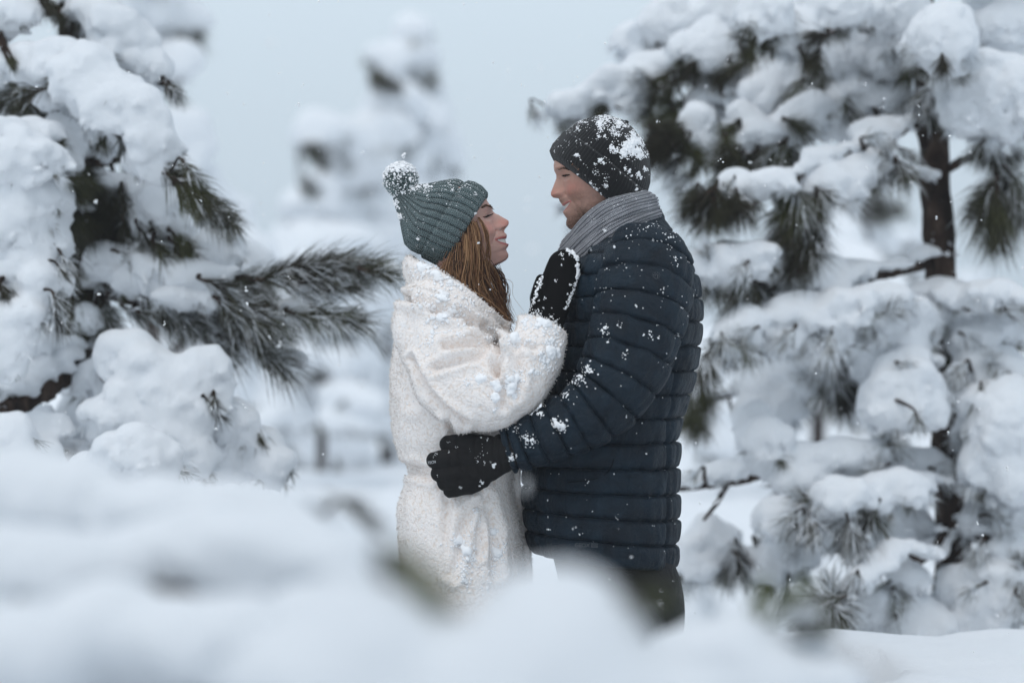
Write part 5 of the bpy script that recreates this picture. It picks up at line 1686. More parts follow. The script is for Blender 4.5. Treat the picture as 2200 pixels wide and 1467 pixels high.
TF = [  # px, py, direction, length px, share of frost
 (1425, 170, -.6, .6, 70, 0), (1440, 200, -.3, .8, 70, 0), (1415, 215, -.8, .4, 60, 0), (1450, 250, .3, .8, 60, 0), (1390, 240, -.7, .6, 60, .2), (1300, 235, -.8, .5, 60, 0), (1225, 268, -.9, .3, 50, .3), (1270, 258, -.5, .7, 50, .2),
 (1440, 300, -.5, .5, 80, 0), (1470, 310, .2, .7, 80, 0), (1420, 330, -.8, .4, 70, .2), (1500, 330, .2, .9, 70, 0), (1450, 350, -.6, .7, 70, .6), (1480, 380, -.7, .7, 80, .8),
 (1590, 140, -.6, .4, 60, 0), (1560, 165, -.6, .6, 60, 0), (1520, 180, -.2, .9, 56, 0), (1600, 110, .5, .6, 46, 0), (1500, 165, -.6, .4, 50, 0),
 (1614, 52, -.3, .8, 56, 0), (1640, 90, .3, .8, 50, 0), (1600, 70, -.7, .5, 50, .2), (1690, 30, .3, .8, 60, 0), (1730, 20, .2, .9, 60, 0),
 (1734, 78, -.8, .1, 55, 0), (1738, 82, .7, -.3, 55, 0), (1736, 86, 0, .9, 55, 0), (1730, 76, -.3, -.8, 50, 0), (1782, 45, .2, .9, 60, 0), (1795, 55, .5, .8, 50, 0),
 (1755, 130, -.1, .9, 70, 0), (1745, 165, -.3, .9, 70, 0), (1765, 160, .4, .8, 60, 0), (1735, 200, -.1, 1, 60, 0), (1700, 215, -.5, .8, 60, 0), (1715, 190, -.3, .7, 56, 0), (1720, 235, -.7, .6, 60, 0),
 (1863, 150, 0, .9, 40, 0), (1880, 160, .6, .6, 36, 0), (1855, 165, -.5, .7, 36, 0), (1960, 130, -.1, 1, 56, 0), (1950, 160, -.5, .8, 50, 0), (1985, 150, .4, .8, 56, 0.2),
 (2025, 135, .0, .9, 50, 0), (2040, 140, .7, .6, 54, 0), (2010, 140, -.6, .7, 50, 0), (2052, 150, .9, .6, 50, 0),
 (1987, 205, -.5, .8, 66, .5), (1995, 225, .1, 1, 66, .3), (1970, 215, -.8, .4, 60, .7), (2010, 230, .6, .8, 60, .5),
 (1810, 215, .2, .9, 54, .3), (1820, 240, .4, .8, 54, .2), (1795, 225, -.5, .8, 50, .4), (1840, 250, .5, .7, 50, .3),
 (1901, 258, .1, .9, 50, 0), (1890, 262, -.6, .7, 46, 0), (1915, 265, .7, .6, 46, .2), (1880, 285, -.3, .9, 46, .4),
 (1610, 334, -.6, .7, 78, .1), (1590, 345, -.8, .5, 78, .2), (1625, 350, -.1, 1, 78, .1), (1640, 345, .4, .9, 70, .3), (1575, 335, -.9, .2, 70, .4),
 (1696, 320, .2, .9, 84, .1), (1680, 335, -.3, .9, 84, .1), (1710, 330, .6, .8, 80, .3), (1660, 325, -.7, .7, 70, .2), (1705, 350, .1, 1, 70, .2),
 (1925, 363, -.1, 1, 66, .2), (1910, 355, -.6, .7, 66, .4), (1940, 365, .5, .8, 66, .3), (1900, 325, -.2, .9, 60, .3), (1945, 330, .6, .5, 56, .6), (1895, 345, -.3, .9, 60, .1),
 (1500, 425, -.8, .4, 70, 0), (1530, 415, -.3, .8, 70, 0), (1525, 445, -.2, .9, 76, 0), (1550, 430, .4, .8, 70, 0), (1570, 420, .5, .8, 70, 0), (1490, 445, -.7, .7, 66, .1), (1590, 440, .2, .9, 76, .1), (1545, 395, .1, .7, 60, .1), (1515, 460, -.5, .9, 66, .1), (1605, 430, .5, .8, 66, .3),
 (1705, 435, -.2, 1, 90, .2), (1720, 430, .3, .9, 80, .3), (1690, 445, -.5, .9, 90, .1), (1740, 430, .4, .9, 70, .3), (1755, 445, .1, 1, 70, .1), (1770, 420, .6, .7, 60, .4), (1700, 490, -.4, .9, 80, .0), (1730, 500, -.2, 1, 80, .1), (1750, 490, .1, 1, 80, .1),
 (1724, 545, -.3, 1, 90, 0), (1712, 560, -.5, .9, 80, 0), (1740, 530, .2, 1, 80, .1), (1690, 500, -.5, .9, 70, .1),
 (1610, 625, -.4, .9, 80, .1), (1630, 630, .1, 1, 80, .1), (1590, 615, -.7, .7, 70, .1), (1600, 660, -.4, .9, 80, .3), (1580, 650, -.6, .8, 70, .6), (1650, 625, .4, .8, 60, .2),
 (1520, 610, -.3, .9, 60, .5), (1535, 620, .4, .8, 56, .3), (1505, 625, -.5, .8, 60, .2), (1512, 590, -.8, -.3, 56, .7), (1500, 560, -.7, -.3, 60, .9), (1520, 550, -.3, -.8, 60, .9),
 (2135, 334, .1, .9, 66, .2), (2120, 330, -.5, .8, 60, .3), (2155, 335, .6, .7, 60, .1), (2100, 320, -.6, .8, 56, .2), (2180, 320, .5, .8, 60, .3),
 (2130, 440, -.4, .9, 110, 0), (2140, 455, 0, 1, 120, 0), (2120, 420, -.5, .8, 100, .1), (2150, 430, .4, .9, 100, .1), (2138, 500, .1, 1, 90, 0), (2125, 400, -.4, .8, 80, .3), (2182, 391, .5, .8, 90, .3), (2175, 420, .2, .9, 90, .2), (2190, 450, .0, 1, 90, .3), (2160, 390, .0, .9, 80, .4),
 (1784, 790, .1, .9, 76, .5), (1770, 780, -.5, .8, 70, .6), (1800, 795, .5, .8, 76, .3), (1790, 830, .2, 1, 80, .1), (1815, 830, .4, .9, 80, 0), (1770, 820, -.2, 1, 76, .2), (1830, 820, .5, .8, 70, .1), (1755, 760, -.6, .5, 66, .8), (1810, 860, .2, 1, 76, 0), (1780, 740, -.2, .8, 70, .8), (1830, 770, .6, .6, 66, .7),
 (1495, 860, -.4, .9, 80, 0), (1510, 850, .1, 1, 80, 0), (1485, 890, -.4, .9, 80, 0), (1505, 900, 0, 1, 80, .1), (1520, 830, .3, .9, 70, .1), (1480, 840, -.6, .7, 70, .2), (1500, 800, -.3, .9, 60, .4), (1525, 790, .2, .9, 60, .3),
 (1580, 690, -.3, .9, 60, .5), (1545, 740, -.6, .6, 60, .3), (1570, 760, -.1, 1, 60, .4), (1600, 750, .4, .8, 60, .5), (1630, 740, .3, .9, 60, .7),
 (2107, 850, 0, .9, 60, .2), (2095, 855, -.5, .8, 60, .2), (2125, 850, .6, .7, 56, .3), (2110, 870, .1, 1, 50, 0), (2065, 790, -.6, .7, 50, .7), (2070, 820, -.3, .9, 50, .7),
 (1907, 958, -.8, -.3, 60, .6), (1907, 958, .7, -.4, 60, .6), (1907, 955, 0, -.9, 60, .6), (1900, 962, -.9, .2, 60, .6), (1915, 962, .9, .2, 60, .6), (1930, 920, .1, 1, 46, .7), (1970, 900, .3, .9, 46, .6), (1990, 895, .2, .9, 40, .2),
 (1720, 1120, -.4, .8, 66, .6), (1740, 1130, .1, 1, 66, .5), (1700, 1110, -.7, .6, 60, .7), (1818, 1146, -.3, .9, 76, .5), (1830, 1140, .3, .9, 76, .5), (1810, 1120, -.7, .6, 70, .6), (1835, 1165, .1, 1, 66, .4), (1870, 1100, -.5, .7, 70, .2), (1880, 1110, .2, .9, 66, .2), (1855, 1095, -.8, .4, 66, .3), (1900, 1090, .4, .8, 56, .6), (1760, 1090, -.2, .9, 66, .8), (1780, 1070, .4, .8, 60, .8),
 (1578, 1213, -.3, .8, 66, .3), (1590, 1205, .5, .7, 66, .3), (1565, 1230, -.4, .9, 66, .3), (1600, 1230, .4, .9, 60, .4), (1550, 1215, -.8, .5, 60, .5), (1580, 1180, 0, .8, 60, .7), (1480, 1240, -.3, .9, 56, .7), (1460, 1250, -.6, .7, 56, .7), (1510, 1225, .2, 1, 50, .8),
 (1784, 1290, -.8, .2, 76, .3), (1770, 1310, -.6, .7, 76, .2), (1790, 1310, .1, 1, 76, .3), (1800, 1290, .7, .5, 70, .5), (1785, 1265, -.1, -.9, 70, .6), (1760, 1285, -.9, -.3, 66, .6), (1740, 1320, -.8, .5, 66, .2), (1805, 1320, .6, .8, 60, .3), (1810, 1265, .7, -.5, 60, .7),
 (1915, 1270, -.3, .9, 66, .5), (1930, 1265, .4, .9, 60, .5), (1900, 1260, -.7, .6, 60, .6), (1920, 1290, .1, 1, 56, .6), (1850, 1330, -.6, .7, 50, .7),
 (2190, 1240, -.6, .6, 66, .4), (2200, 1220, -.2, -.8, 66, .4), (2185, 1260, -.7, .7, 66, .3), (2195, 1275, -.1, 1, 66, .3), (2180, 1190, -.5, -.7, 56, .6),
 (1960, 1050, -.6, .5, 50, .3), (2100, 1050, .3, .8, 46, .1), (2120, 1060, .6, .7, 46, .1), (1690, 1280, -.2, .9, 56, .6), (1660, 1250, -.5, .8, 56, .7), (1720, 1230, .3, .9, 50, .7),
 (1240, 480, -.8, .2, 46, .9, .3), (1215, 450, -.8, -.2, 46, .9, .3)]
LM = [L if not (1990 < L[0] < 2092 and 850 < L[1] < 1190) else (L[0] + (62 if L[0] > 2040 else -58),) + tuple(L[1:5]) + (.05,) for L in LM]
LM = [L for L in LM if (L[0], L[1]) not in ((1985, 870), (1580, 1060), (1500, 1080), (1640, 1080), (1600, 1120))]
def crown_top(brs, lms, tfs, tx, y_from, y_to, w, n, seed):
    r3 = np.random.default_rng(seed)
    for k in range(n):
        f = k / (n - 1)
        yy = y_from + (y_to - y_from) * f; ww = w * (1 - 0.8 * f)
        for s_ in (-1, 1):
            dy = r3.uniform(-.25, .25)
            brs.append([(tx, yy, 0, 9), (tx + s_ * ww * .5, yy - 14, dy * .6, 7), (tx + s_ * ww, yy + 20, dy, 3)])
            for j in (.2, .5, .82): lms.append((tx + s_ * ww * j, yy - 24 + 24 * j, ww * .24 + 14, 34 + 12 * r3.random(), s_ * 10))
            for j in (.4, .7, .95): tfs.append((tx + s_ * ww * j, yy + 34, s_ * .5, .8, 60, r3.choice([0, .3, .7])))
crown_top(BR, LM, [], 1980, -90, -500, 330, 6, 51)
rr = np.random.default_rng(5)
for k in range(46):
    cx, cy, sx, sy = [(1425, 190, 34, 46), (1445, 310, 46, 34), (1530, 430, 50, 26), (1560, 150, 50, 24), (1600, 330, 40, 20), (1745, 150, 26, 60)][k % 6]
    TF.append((cx + rr.normal() * sx, cy + rr.normal() * sy, rr.normal() * .6 - .2, rr.uniform(.1, 1), rr.uniform(54, 78), 0))
for k in range(150):   # frosted sprays in among the cushions
    L = LM[rr.integers(len(LM))]
    TF.append((L[0] + rr.normal() * L[2] * .7, L[1] + abs(rr.normal()) * L[3] * .7, rr.normal() * .7, rr.uniform(-.3, 1), rr.uniform(36, 62), rr.choice([.6, .85, 1.0])))
dress_tree(t_right, trunk, BR, LM, TF, RT_Y, 3, voxel=0.0085, nn=110, frost_fringe=2.6, amp=0.017, sm_k=0.015, grow=1.14, frost_share=.86, freq=16.0)

# ---------------------------------------------------------------- the pine on the left
LT_Y = 1.15
t_left = thing("pine_tree", "broad left-hand pine under huge snow cushions, fronds reaching behind the woman", "tree", P(150, 1400, LT_Y), "snow-laden pines")
trunk = [(120, 1500, .1, 60), (150, 1300, .1, 48), (170, 1050, .1, 44), (185, 800, .08, 40), (195, 640, .06, 36), (195, 480, .05, 33), (190, 360, .03, 30), (170, 200, .02, 26), (150, 50, 0, 22), (130, -150, 0, 16), (120, -420, 0, 5)]
BL = [
 [(150, 60, 0, 14), (190, 40, -.05, 10), (240, 80, -.08, 8), (310, 160, -.1, 6), (365, 190, -.1, 3)],
 [(140, 20, 0, 12), (80, 30, -.1, 9), (0, 60, -.15, 7), (-80, 90, -.2, 5)],
 [(170, 220, 0, 14), (120, 190, -.15, 12), (180, 170, -.25, 10), (260, 240, -.3, 8), (310, 300, -.32, 6), (340, 370, -.33, 4), (480, 470, -.3, 2)],
 [(175, 250, 0, 13), (90, 230, .0, 12), (0, 220, .05, 10), (-100, 240, .1, 8)],
 [(188, 360, 0, 13), (110, 330, -.25, 12), (40, 350, -.35, 10), (-60, 400, -.4, 8)],
 [(195, 470, 0, 12), (110, 470, -.25, 10), (60, 520, -.32, 8), (30, 620, -.36, 6), (20, 760, -.4, 4)],
 [(195, 400, 0, 13), (260, 420, -.05, 11), (300, 460, -.08, 10), (400, 530, -.1, 8), (450, 580, -.1, 6), (500, 600, -.1, 3)],
 [(195, 360, 0, 12), (280, 340, .25, 10), (370, 400, .35, 9), (440, 460, .4, 8), (520, 540, .45, 5), (580, 600, .45, 3)],
 [(196, 570, 0, 14), (280, 580, -.1, 11), (400, 590, -.15, 10), (520, 600, -.18, 8), (640, 600, -.2, 7), (740, 580, -.2, 5), (860, 590, -.2, 2)],
 [(196, 600, 0, 13), (300, 630, -.12, 10), (400, 640, -.15, 9), (520, 650, -.18, 7), (640, 670, -.2, 5), (800, 690, -.2, 2)],
 [(196, 620, 0, 13), (290, 650, -.08, 9), (380, 680, -.1, 8), (470, 720, -.12, 6), (560, 760, -.12, 4), (640, 790, -.12, 2)],
 [(185, 780, .02, 26), (140, 800, -.1, 26), (60, 860, -.2, 25), (-10, 905, -.28, 24), (-100, 960, -.35, 20)],
 [(186, 760, 0, 13), (110, 775, -.1, 8), (50, 775, -.15, 6), (0, 790, -.15, 4)],
 [(180, 860, .05, 16), (240, 800, -.2, 14), (300, 800, -.32, 12), (370, 860, -.36, 8), (480, 900, -.3, 5), (560, 980, -.25, 3)],
 [(172, 1000, .05, 16), (120, 980, -.3, 14), (60, 1000, -.42, 10), (-60, 1030, -.5, 6)],
 [(168, 1060, .05, 16), (180, 1040, -.4, 13), (200, 1060, -.55, 10), (260, 1110, -.6, 5)],
]
LL = [
 (20, 28, 60, 34, 0), (-30, 60, 50, 40, 0), (250, 60, 70, 46, 40), (295, 110, 78, 50, 48), (320, 150, 52, 44, 50), (200, 20, 60, 40, 10), (235, 110, 46, 40, 30), (170, 60, 30, 40, 0, .1),
 (60, 130, 66, 44, -5), (20, 150, 50, 40, 0), (130, 130, 74, 50, 5), (190, 170, 92, 70, 20), (240, 220, 86, 72, 30), (170, 250, 74, 56, 0), (290, 220, 56, 46, 40), (210, 280, 60, 40, 0), (120, 190, 50, 50, 0),
 (330, 270, 44, 46, 0), (342, 320, 50, 56, 0), (325, 345, 38, 40, 0),
 (60, 290, 92, 40, 0), (130, 300, 46, 44, 10), (50, 345, 100, 70, 0), (120, 350, 52, 56, 0), (0, 320, 70, 60, 0), (60, 430, 78, 72, 0), (20, 480, 80, 80, 0), (100, 470, 44, 60, 0), (50, 550, 64, 56, 0), (110, 530, 30, 34, 0), (90, 410, 60, 46, 0),
 (65, 640, 42, 60, 5), (55, 690, 34, 44, 0), (90, 600, 34, 30, 0), (14, 740, 40, 76, 0), (10, 820, 36, 44, 0), (-20, 700, 50, 70, 0),
 (305, 405, 40, 32, 10), (312, 450, 44, 44, 20), (335, 495, 42, 36, 30), (345, 430, 38, 42, 10),
 (380, 430, 52, 54, 20), (430, 480, 64, 64, 20), (385, 500, 36, 26, 30), (480, 540, 50, 52, 10), (530, 560, 56, 46, 20), (360, 480, 40, 44, 0),
 (300, 560, 46, 34, -10), (350, 585, 64, 32, 5), (280, 600, 44, 36, 0), (410, 600, 48, 26, 10), (460, 600, 40, 18, 10), (330, 615, 40, 26, 0), (570, 590, 60, 14, -4), (660, 600, 40, 10, -3), (480, 650, 44, 12, 12), (600, 690, 44, 10, 10), (390, 640, 40, 16, 10),
 (140, 640, 40, 40, 0), (110, 600, 40, 24, 0), (170, 600, 50, 16, 0), (230, 560, 30, 30, 0), (180, 680, 30, 26, 0),
 (80, 740, 40, 20, 0), (120, 745, 50, 14, -10), (110, 760, 26, 12, 0), (70, 915, 60, 30, -30), (90, 920, 60, 46, -20), (20, 940, 60, 50, 0),
 (290, 760, 76, 60, 0), (250, 820, 90, 70, 0), (340, 810, 86, 74, 0), (280, 900, 110, 84, 0), (370, 900, 84, 92, 0), (200, 860, 70, 60, 0), (300, 980, 110, 70, 0), (400, 980, 70, 60, 0), (430, 860, 52, 60, 0), (160, 900, 40, 40, 0),
 (500, 910, 70, 50, 10), (540, 960, 74, 60, 10), (480, 980, 70, 60, 0), (590, 1000, 40, 44, 0), (450, 790, 50, 40, 20),
 (180, 960, 66, 46, 20), (130, 1010, 90, 66, 10), (60, 1000, 80, 56, -10), (210, 1020, 64, 60, 30), (0, 1030, 80, 60, 0), (130, 1080, 120, 70, 0), (250, 1080, 80, 60, 10)]
TL = []
def spray(pts, n, ln, fr, jit=8, tl=TL, down=0.3):
    C = catmull([(a, b, 0) for a, b in pts], n + 2)
    for i in range(n):
        d = C[min(i + 2, n + 1)] - C[i]; d = d / np.linalg.norm(d)
        tl.append((C[i + 1, 0] + rr.normal() * jit, C[i + 1, 1] + rr.normal() * jit, d[0] + rr.normal() * .25, d[1] + abs(rr.normal()) * down, ln * rr.uniform(.8, 1.15), fr))
spray([(355, 375), (410, 410), (450, 440), (490, 470)], 14, 76, 0, 9); spray([(370, 370), (430, 420), (480, 470)], 8, 76, .3, 10)
spray([(260, 640), (330, 670), (420, 700), (500, 730), (580, 760), (635, 790)], 10, 95, .25, 20, down=.15)
spray([(420, 610), (500, 645), (600, 670), (700, 685), (780, 690)], 8, 95, .3, 14, down=.2)
spray([(440, 590), (540, 600), (640, 610), (740, 590), (845, 590)], 10, 98, .2, 12, down=.1)
spray([(560, 600), (650, 580), (740, 570), (800, 580)], 7, 100, .2, 9, down=.15)
spray([(430, 620), (520, 680), (600, 720)], 9, 95, .3, 14); spray([(300, 620), (380, 650), (460, 670)], 9, 85, .3, 14)
spray([(150, 360), (200, 400), (240, 450), (260, 520)], 16, 70, 0, 16); spray([(160, 440), (190, 500), (200, 560)], 14, 70, 0, 16); spray([(170, 520), (230, 540), (290, 560)], 10, 66, 0, 14)
spray([(380, 520), (420, 550), (450, 590)], 10, 66, 0, 12); spray([(300, 480), (330, 520), (360, 550)], 8, 66, .1, 12); spray([(250, 320), (280, 360), (310, 390)], 8, 56, .1, 8)
spray([(90, 210), (40, 205), (0, 215)], 12, 70, .1, 14); spray([(20, 200), (60, 225), (95, 235)], 10, 66, .1, 10)
spray([(90, 0), (120, 30), (125, 60)], 6, 44, 0, 8); spray([(150, 70), (165, 90), (170, 100)], 5, 40, 0, 8); spray([(200, 50), (215, 85)], 5, 40, .2, 8); spray([(228, 115), (240, 125)], 4, 36, 0, 5); spray([(360, 180), (375, 195)], 4, 44, .3, 4)
spray([(160, 640), (180, 680), (170, 720)], 12, 66, 0, 16); spray([(120, 640), (140, 690), (130, 740)], 10, 60, .3, 14); spray([(0, 610), (15, 650)], 6, 50, .1, 8); spray([(200, 640), (240, 680)], 8, 60, .3, 12)
spray([(20, 130), (30, 140)], 4, 26, 0, 4); spray([(210, 905), (216, 920)], 4, 26, 0, 3)
spray([(110, 540), (130, 570), (150, 600)], 8, 46, .6, 8); spray([(440, 850), (470, 880)], 8, 40, .3, 10)
crown_top(BL, LL, TL, 130, -90, -400, 300, 5, 52)
for k in range(40):
    TL.append((205 + rr.normal() * 40, 460 + rr.normal() * 70, rr.normal() * .6, rr.uniform(.0, 1), rr.uniform(50, 75), 0, rr.uniform(-.05, .2)))
dress_tree(t_left, trunk, BL, LL, TL, LT_Y, 8, voxel=0.0095, nn=62, frost_fringe=1.2, sm_k=0.014, amp=0.017, width=0.0008, freq=15.0, frost_share=.6)

# ---------------------------------------------------------------- pale pines in the falling snow
CT_Y = 15.0
t_mid = thing("pine_tree", "tall pale blurred pine standing alone in the gap above the woman's hat", "tree", P(830, 1010, CT_Y), "snow-laden pines")
trunk = [(832, 1020, 0, 16), (832, 900, 0, 14), (828, 760, 0, 14), (830, 600, 0, 13), (840, 450, 0, 11), (852, 300, 0, 9), (866, 180, 0, 7), (884, 90, 0, 4), (892, 40, 0, 2)]
BM = [[(870, 160, 0, 5), (890, 100, 0, 4), (895, 60, 0, 3)], [(858, 240, 0, 6), (820, 180, -.3, 5), (800, 160, -.4, 3)], [(860, 230, 0, 6), (900, 220, .2, 5), (940, 235, .3, 3)],
      [(846, 370, 0, 7), (760, 320, -.4, 6), (690, 300, -.6, 5), (640, 330, -.8, 3)], [(846, 370, 0, 7), (900, 330, .3, 6), (950, 350, .5, 4)], [(840, 460, 0, 8), (740, 420, .5, 7), (660, 460, .8, 4)],
      [(836, 540, 0, 8), (720, 540, -.6, 7), (640, 600, -1, 4)], [(834, 560, 0, 8), (930, 520, .5, 7), (1000, 560, .8, 4)], [(832, 700, 0, 9), (740, 700, -.5, 7), (660, 760, -1, 4)], [(830, 740, 0, 9), (720, 780, .5, 7), (600, 820, 1, 4)],
      [(830, 860, 0, 9), (740, 860, -.6, 7), (640, 920, -1, 4)], [(830, 800, 0, 9), (900, 780, .6, 7), (980, 840, 1, 4)]]
LMm = [(890, 62, 34, 26, 0), (872, 110, 40, 26, 0), (860, 120, 60, 26, 0), (850, 150, 36, 26, 0), (910, 190, 34, 30, 0), (870, 240, 84, 40, 0), (820, 280, 70, 40, 0), (930, 285, 46, 40, 0), (690, 285, 50, 40, 0), (760, 310, 40, 40, 0), (800, 350, 50, 40, 0), (900, 300, 60, 50, 0), (870, 350, 40, 50, 0), (955, 330, 36, 36, 0),
       (750, 400, 90, 50, 0), (710, 460, 90, 60, 0), (790, 440, 60, 60, 0), (660, 440, 50, 40, 0), (930, 420, 70, 50, 0), (690, 530, 110, 50, 0), (760, 560, 70, 40, 0), (640, 560, 50, 40, 0), (900, 520, 70, 50, 0), (980, 560, 60, 40, 0), (720, 640, 90, 40, 0), (800, 660, 50, 50, 0), (650, 680, 70, 40, 0), (700, 760, 70, 80, 0), (770, 800, 40, 70, 0),
       (690, 900, 80, 70, 0), (640, 880, 60, 60, 0), (750, 880, 50, 70, 0), (700, 960, 90, 50, 0), (610, 840, 40, 40, 0), (920, 800, 70, 60, 0), (960, 860, 60, 60, 0), (880, 900, 60, 60, 0),
       (905, 140, 40, 26, 0), (840, 205, 46, 30, 0), (915, 250, 50, 30, 0), (870, 290, 60, 30, 0), (780, 370, 60, 36, 0), (860, 420, 80, 46, 0), (830, 500, 80, 50, 0), (870, 580, 80, 44, 0), (800, 610, 70, 40, 0), (610, 640, 60, 36, 0), (740, 700, 60, 40, 0), (640, 780, 60, 44, 0), (800, 740, 60, 50, 0), (840, 840, 46, 60, 0), (600, 930, 70, 50, 0), (560, 860, 50, 40, 0)]
LMm = [L for L in LMm]
TM = []
for k in range(150):
    L = LMm[rr.integers(len(LMm))]
    TM.append((L[0] + rr.normal() * L[2] * .5, L[1] + L[3] * .8, rr.normal() * .6, rr.uniform(.2, 1), 42, rr.choice([0, .3, .7])))
for pts, n in [([(885, 65), (900, 90), (880, 100)], 9), ([(865, 150), (850, 180), (880, 200)], 12), ([(890, 190), (910, 215), (935, 245)], 10), ([(800, 160), (815, 180)], 4), ([(840, 320), (820, 350), (850, 370)], 12), ([(890, 330), (915, 350), (930, 370)], 8), ([(665, 320), (680, 345)], 5), ([(640, 390), (690, 400), (720, 370)], 9),
               ([(790, 560), (820, 600), (800, 640)], 9), ([(760, 690), (780, 720)], 6), ([(600, 780), (580, 830), (560, 860)], 14), ([(620, 740), (650, 760)], 6), ([(760, 900), (740, 960)], 8), ([(850, 560), (900, 590)], 8), ([(740, 500), (720, 520)], 4)]:
    spray(pts, n, 34, 0, 9, TM, .6)
dress_tree(t_mid, trunk, BM, LMm, TM, CT_Y, 12, voxel=0.035, nn=90, frost_fringe=1.6, amp=0.05, sm_k=0.035, width=0.003, frost_share=.6, freq=5.0, grow=1.3)

BG_Y = 11.0
t_bgr = thing("pine_tree", "pale blurred pine half hidden by the dark trunk, behind the man's shoulder", "tree", P(1757, 965, BG_Y), "snow-laden pines")
trunk = [(1757, 975, 0, 15), (1756, 900, 0, 14), (1748, 800, 0, 12), (1760, 650, 0, 11), (1790, 520, 0, 8), (1800, 440, 0, 4)]
LB = [(1800, 455, 40, 50, 0), (1790, 520, 60, 60, 0), (1830, 560, 70, 50, 20), (1740, 560, 60, 50, 0), (1880, 520, 60, 30, 30), (1860, 600, 80, 50, 20), (1700, 620, 70, 50, 0), (1780, 640, 80, 60, 0), (1900, 640, 70, 50, 20), (1680, 720, 70, 60, 0), (1600, 740, 80, 70, 0), (1820, 740, 80, 70, 0), (1560, 860, 70, 90, 0), (1640, 900, 60, 60, 0), (1860, 840, 80, 80, 0), (1560, 950, 80, 50, 0), (1700, 840, 40, 60, 0)]
BB = [[(1756, 900, 0, 8), (1680, 860, -.3, 7), (1560, 900, -.6, 4)], [(1750, 800, 0, 8), (1660, 740, .3, 7), (1580, 760, .6, 4)], [(1752, 780, 0, 8), (1830, 740, .3, 7), (1900, 840, .6, 4)], [(1762, 650, 0, 8), (1700, 600, -.3, 6), (1660, 640, -.5, 3)], [(1770, 600, 0, 8), (1850, 560, -.3, 6), (1920, 640, -.5, 3)], [(1790, 520, 0, 6), (1880, 500, .2, 5), (1940, 560, .4, 3)]]
TB = []
for pts, n in [([(1880, 540), (1930, 590), (1960, 620)], 12), ([(1850, 420), (1900, 430)], 8), ([(1840, 440), (1890, 460), (1930, 450)], 10), ([(1660, 820), (1700, 860)], 6), ([(1730, 790), (1745, 830)], 6), ([(1510, 880), (1490, 920)], 8)]:
    spray(pts, n, 40, .1, 8, TB, .5)
dress_tree(t_bgr, trunk, BB, LB, TB, BG_Y, 14, voxel=0.03, nn=80, frost_fringe=1.6, amp=0.035, sm_k=0.03, width=0.0024, frost_share=.6, freq=7.0)

t_bgl = thing("pine_tree", "pale out-of-focus pine whose cushions show to the right of the left-hand pine", "tree", P(330, 1060, 7.0), "snow-laden pines")
trunk = [(330, 1080, 0, 20), (330, 800, 0, 18), (320, 500, 0, 16), (310, 250, 0, 13), (305, 60, 0, 10), (300, -150, 0, 5)]
LBL = [(360, 60, 40, 60, 50), (380, 140, 36, 60, 40), (345, 20, 40, 40, 0), (400, 270, 44, 56, 0), (420, 330, 40, 44, 0), (450, 420, 60, 60, 20), (500, 480, 56, 60, 0), (540, 560, 50, 60, 20), (460, 520, 60, 60, 0), (480, 640, 70, 50, 0), (430, 740, 80, 60, 0), (560, 700, 60, 50, 0), (500, 820, 70, 60, 0)]
BBL = [[(312, 260, 0, 10), (360, 120, -.1, 8), (390, 170, -.2, 4)], [(308, 120, 0, 8), (340, 40, .1, 6), (380, 80, .1, 4)], [(318, 420, 0, 10), (390, 280, -.1, 8), (420, 350, -.2, 4)], [(322, 560, 0, 10), (430, 430, 0, 8), (540, 560, 0, 4)], [(330, 800, 0, 10), (440, 700, 0, 8), (560, 720, 0, 4)], [(330, 900, 0, 10), (430, 800, .2, 8), (520, 860, .2, 4)]]
TBL = []
crown_top(BBL, LBL, TBL, 303, 40, -150, 120, 3, 53)
spray([(370, 185), (385, 200)], 5, 36, .3, 5, TBL, .5); spray([(470, 640), (520, 660)], 8, 40, .3, 8, TBL, .5); spray([(560, 600), (580, 640)], 6, 40, .1, 8, TBL, .5)
dress_tree(t_bgl, trunk, BBL, LBL, TBL, 7.0, 15, voxel=0.024, nn=70, frost_fringe=1.0, amp=0.02, sm_k=0.025, width=0.0018, freq=9.0)

# two more far back, mostly lost in the snowfall
def far_pine(px, py, y, h_px, seed, label):
    r2 = np.random.default_rng(seed)
    t = thing("pine_tree", label, "tree", P(px, py, y), "snow-laden pines")
    tr = [(px, py + 10, 0, h_px * .022), (px + 3, py - h_px * .5, 0, h_px * .014), (px, py - h_px, 0, h_px * .004)]
    bs, ls, ts = [], [], []
    for k in range(9):
        f = 0.22 + 0.085 * k
        w = h_px * 0.34 * (1.05 - f)
        for s in (-1, 1):
            yy = py - h_px * f
            bs.append([(px, yy, 0, 4), (px + s * w * .5, yy - 4, r2.uniform(-.5, .5), 3), (px + s * w, yy + w * .25, r2.uniform(-.8, .8), 2)])
            for j in (.35, .75): ls.append((px + s * w * j, yy - 6 + w * .1 * j, w * .38, h_px * .035, s * 12))
            ts.append((px + s * w * .6, yy + 12, s * .6, .7, 26, 0)); ts.append((px + s * w * .2, yy + 12, s * .4, .7, 26, 0))
    dress_tree(t, tr, bs, ls, ts, y, seed, voxel=0.05, nn=60, frost_fringe=2.0, amp=0.05, sm_k=0.045, width=0.005, frost_share=.5, freq=4.0)
far_pine(560, 985, 24.0, 420, 31, "far small pine fading into the snowfall between the left-hand pine and the pale tall one")
far_pine(2085, 905, 22.0, 330, 33, "far small pine fading into the snowfall right of the dark trunk")

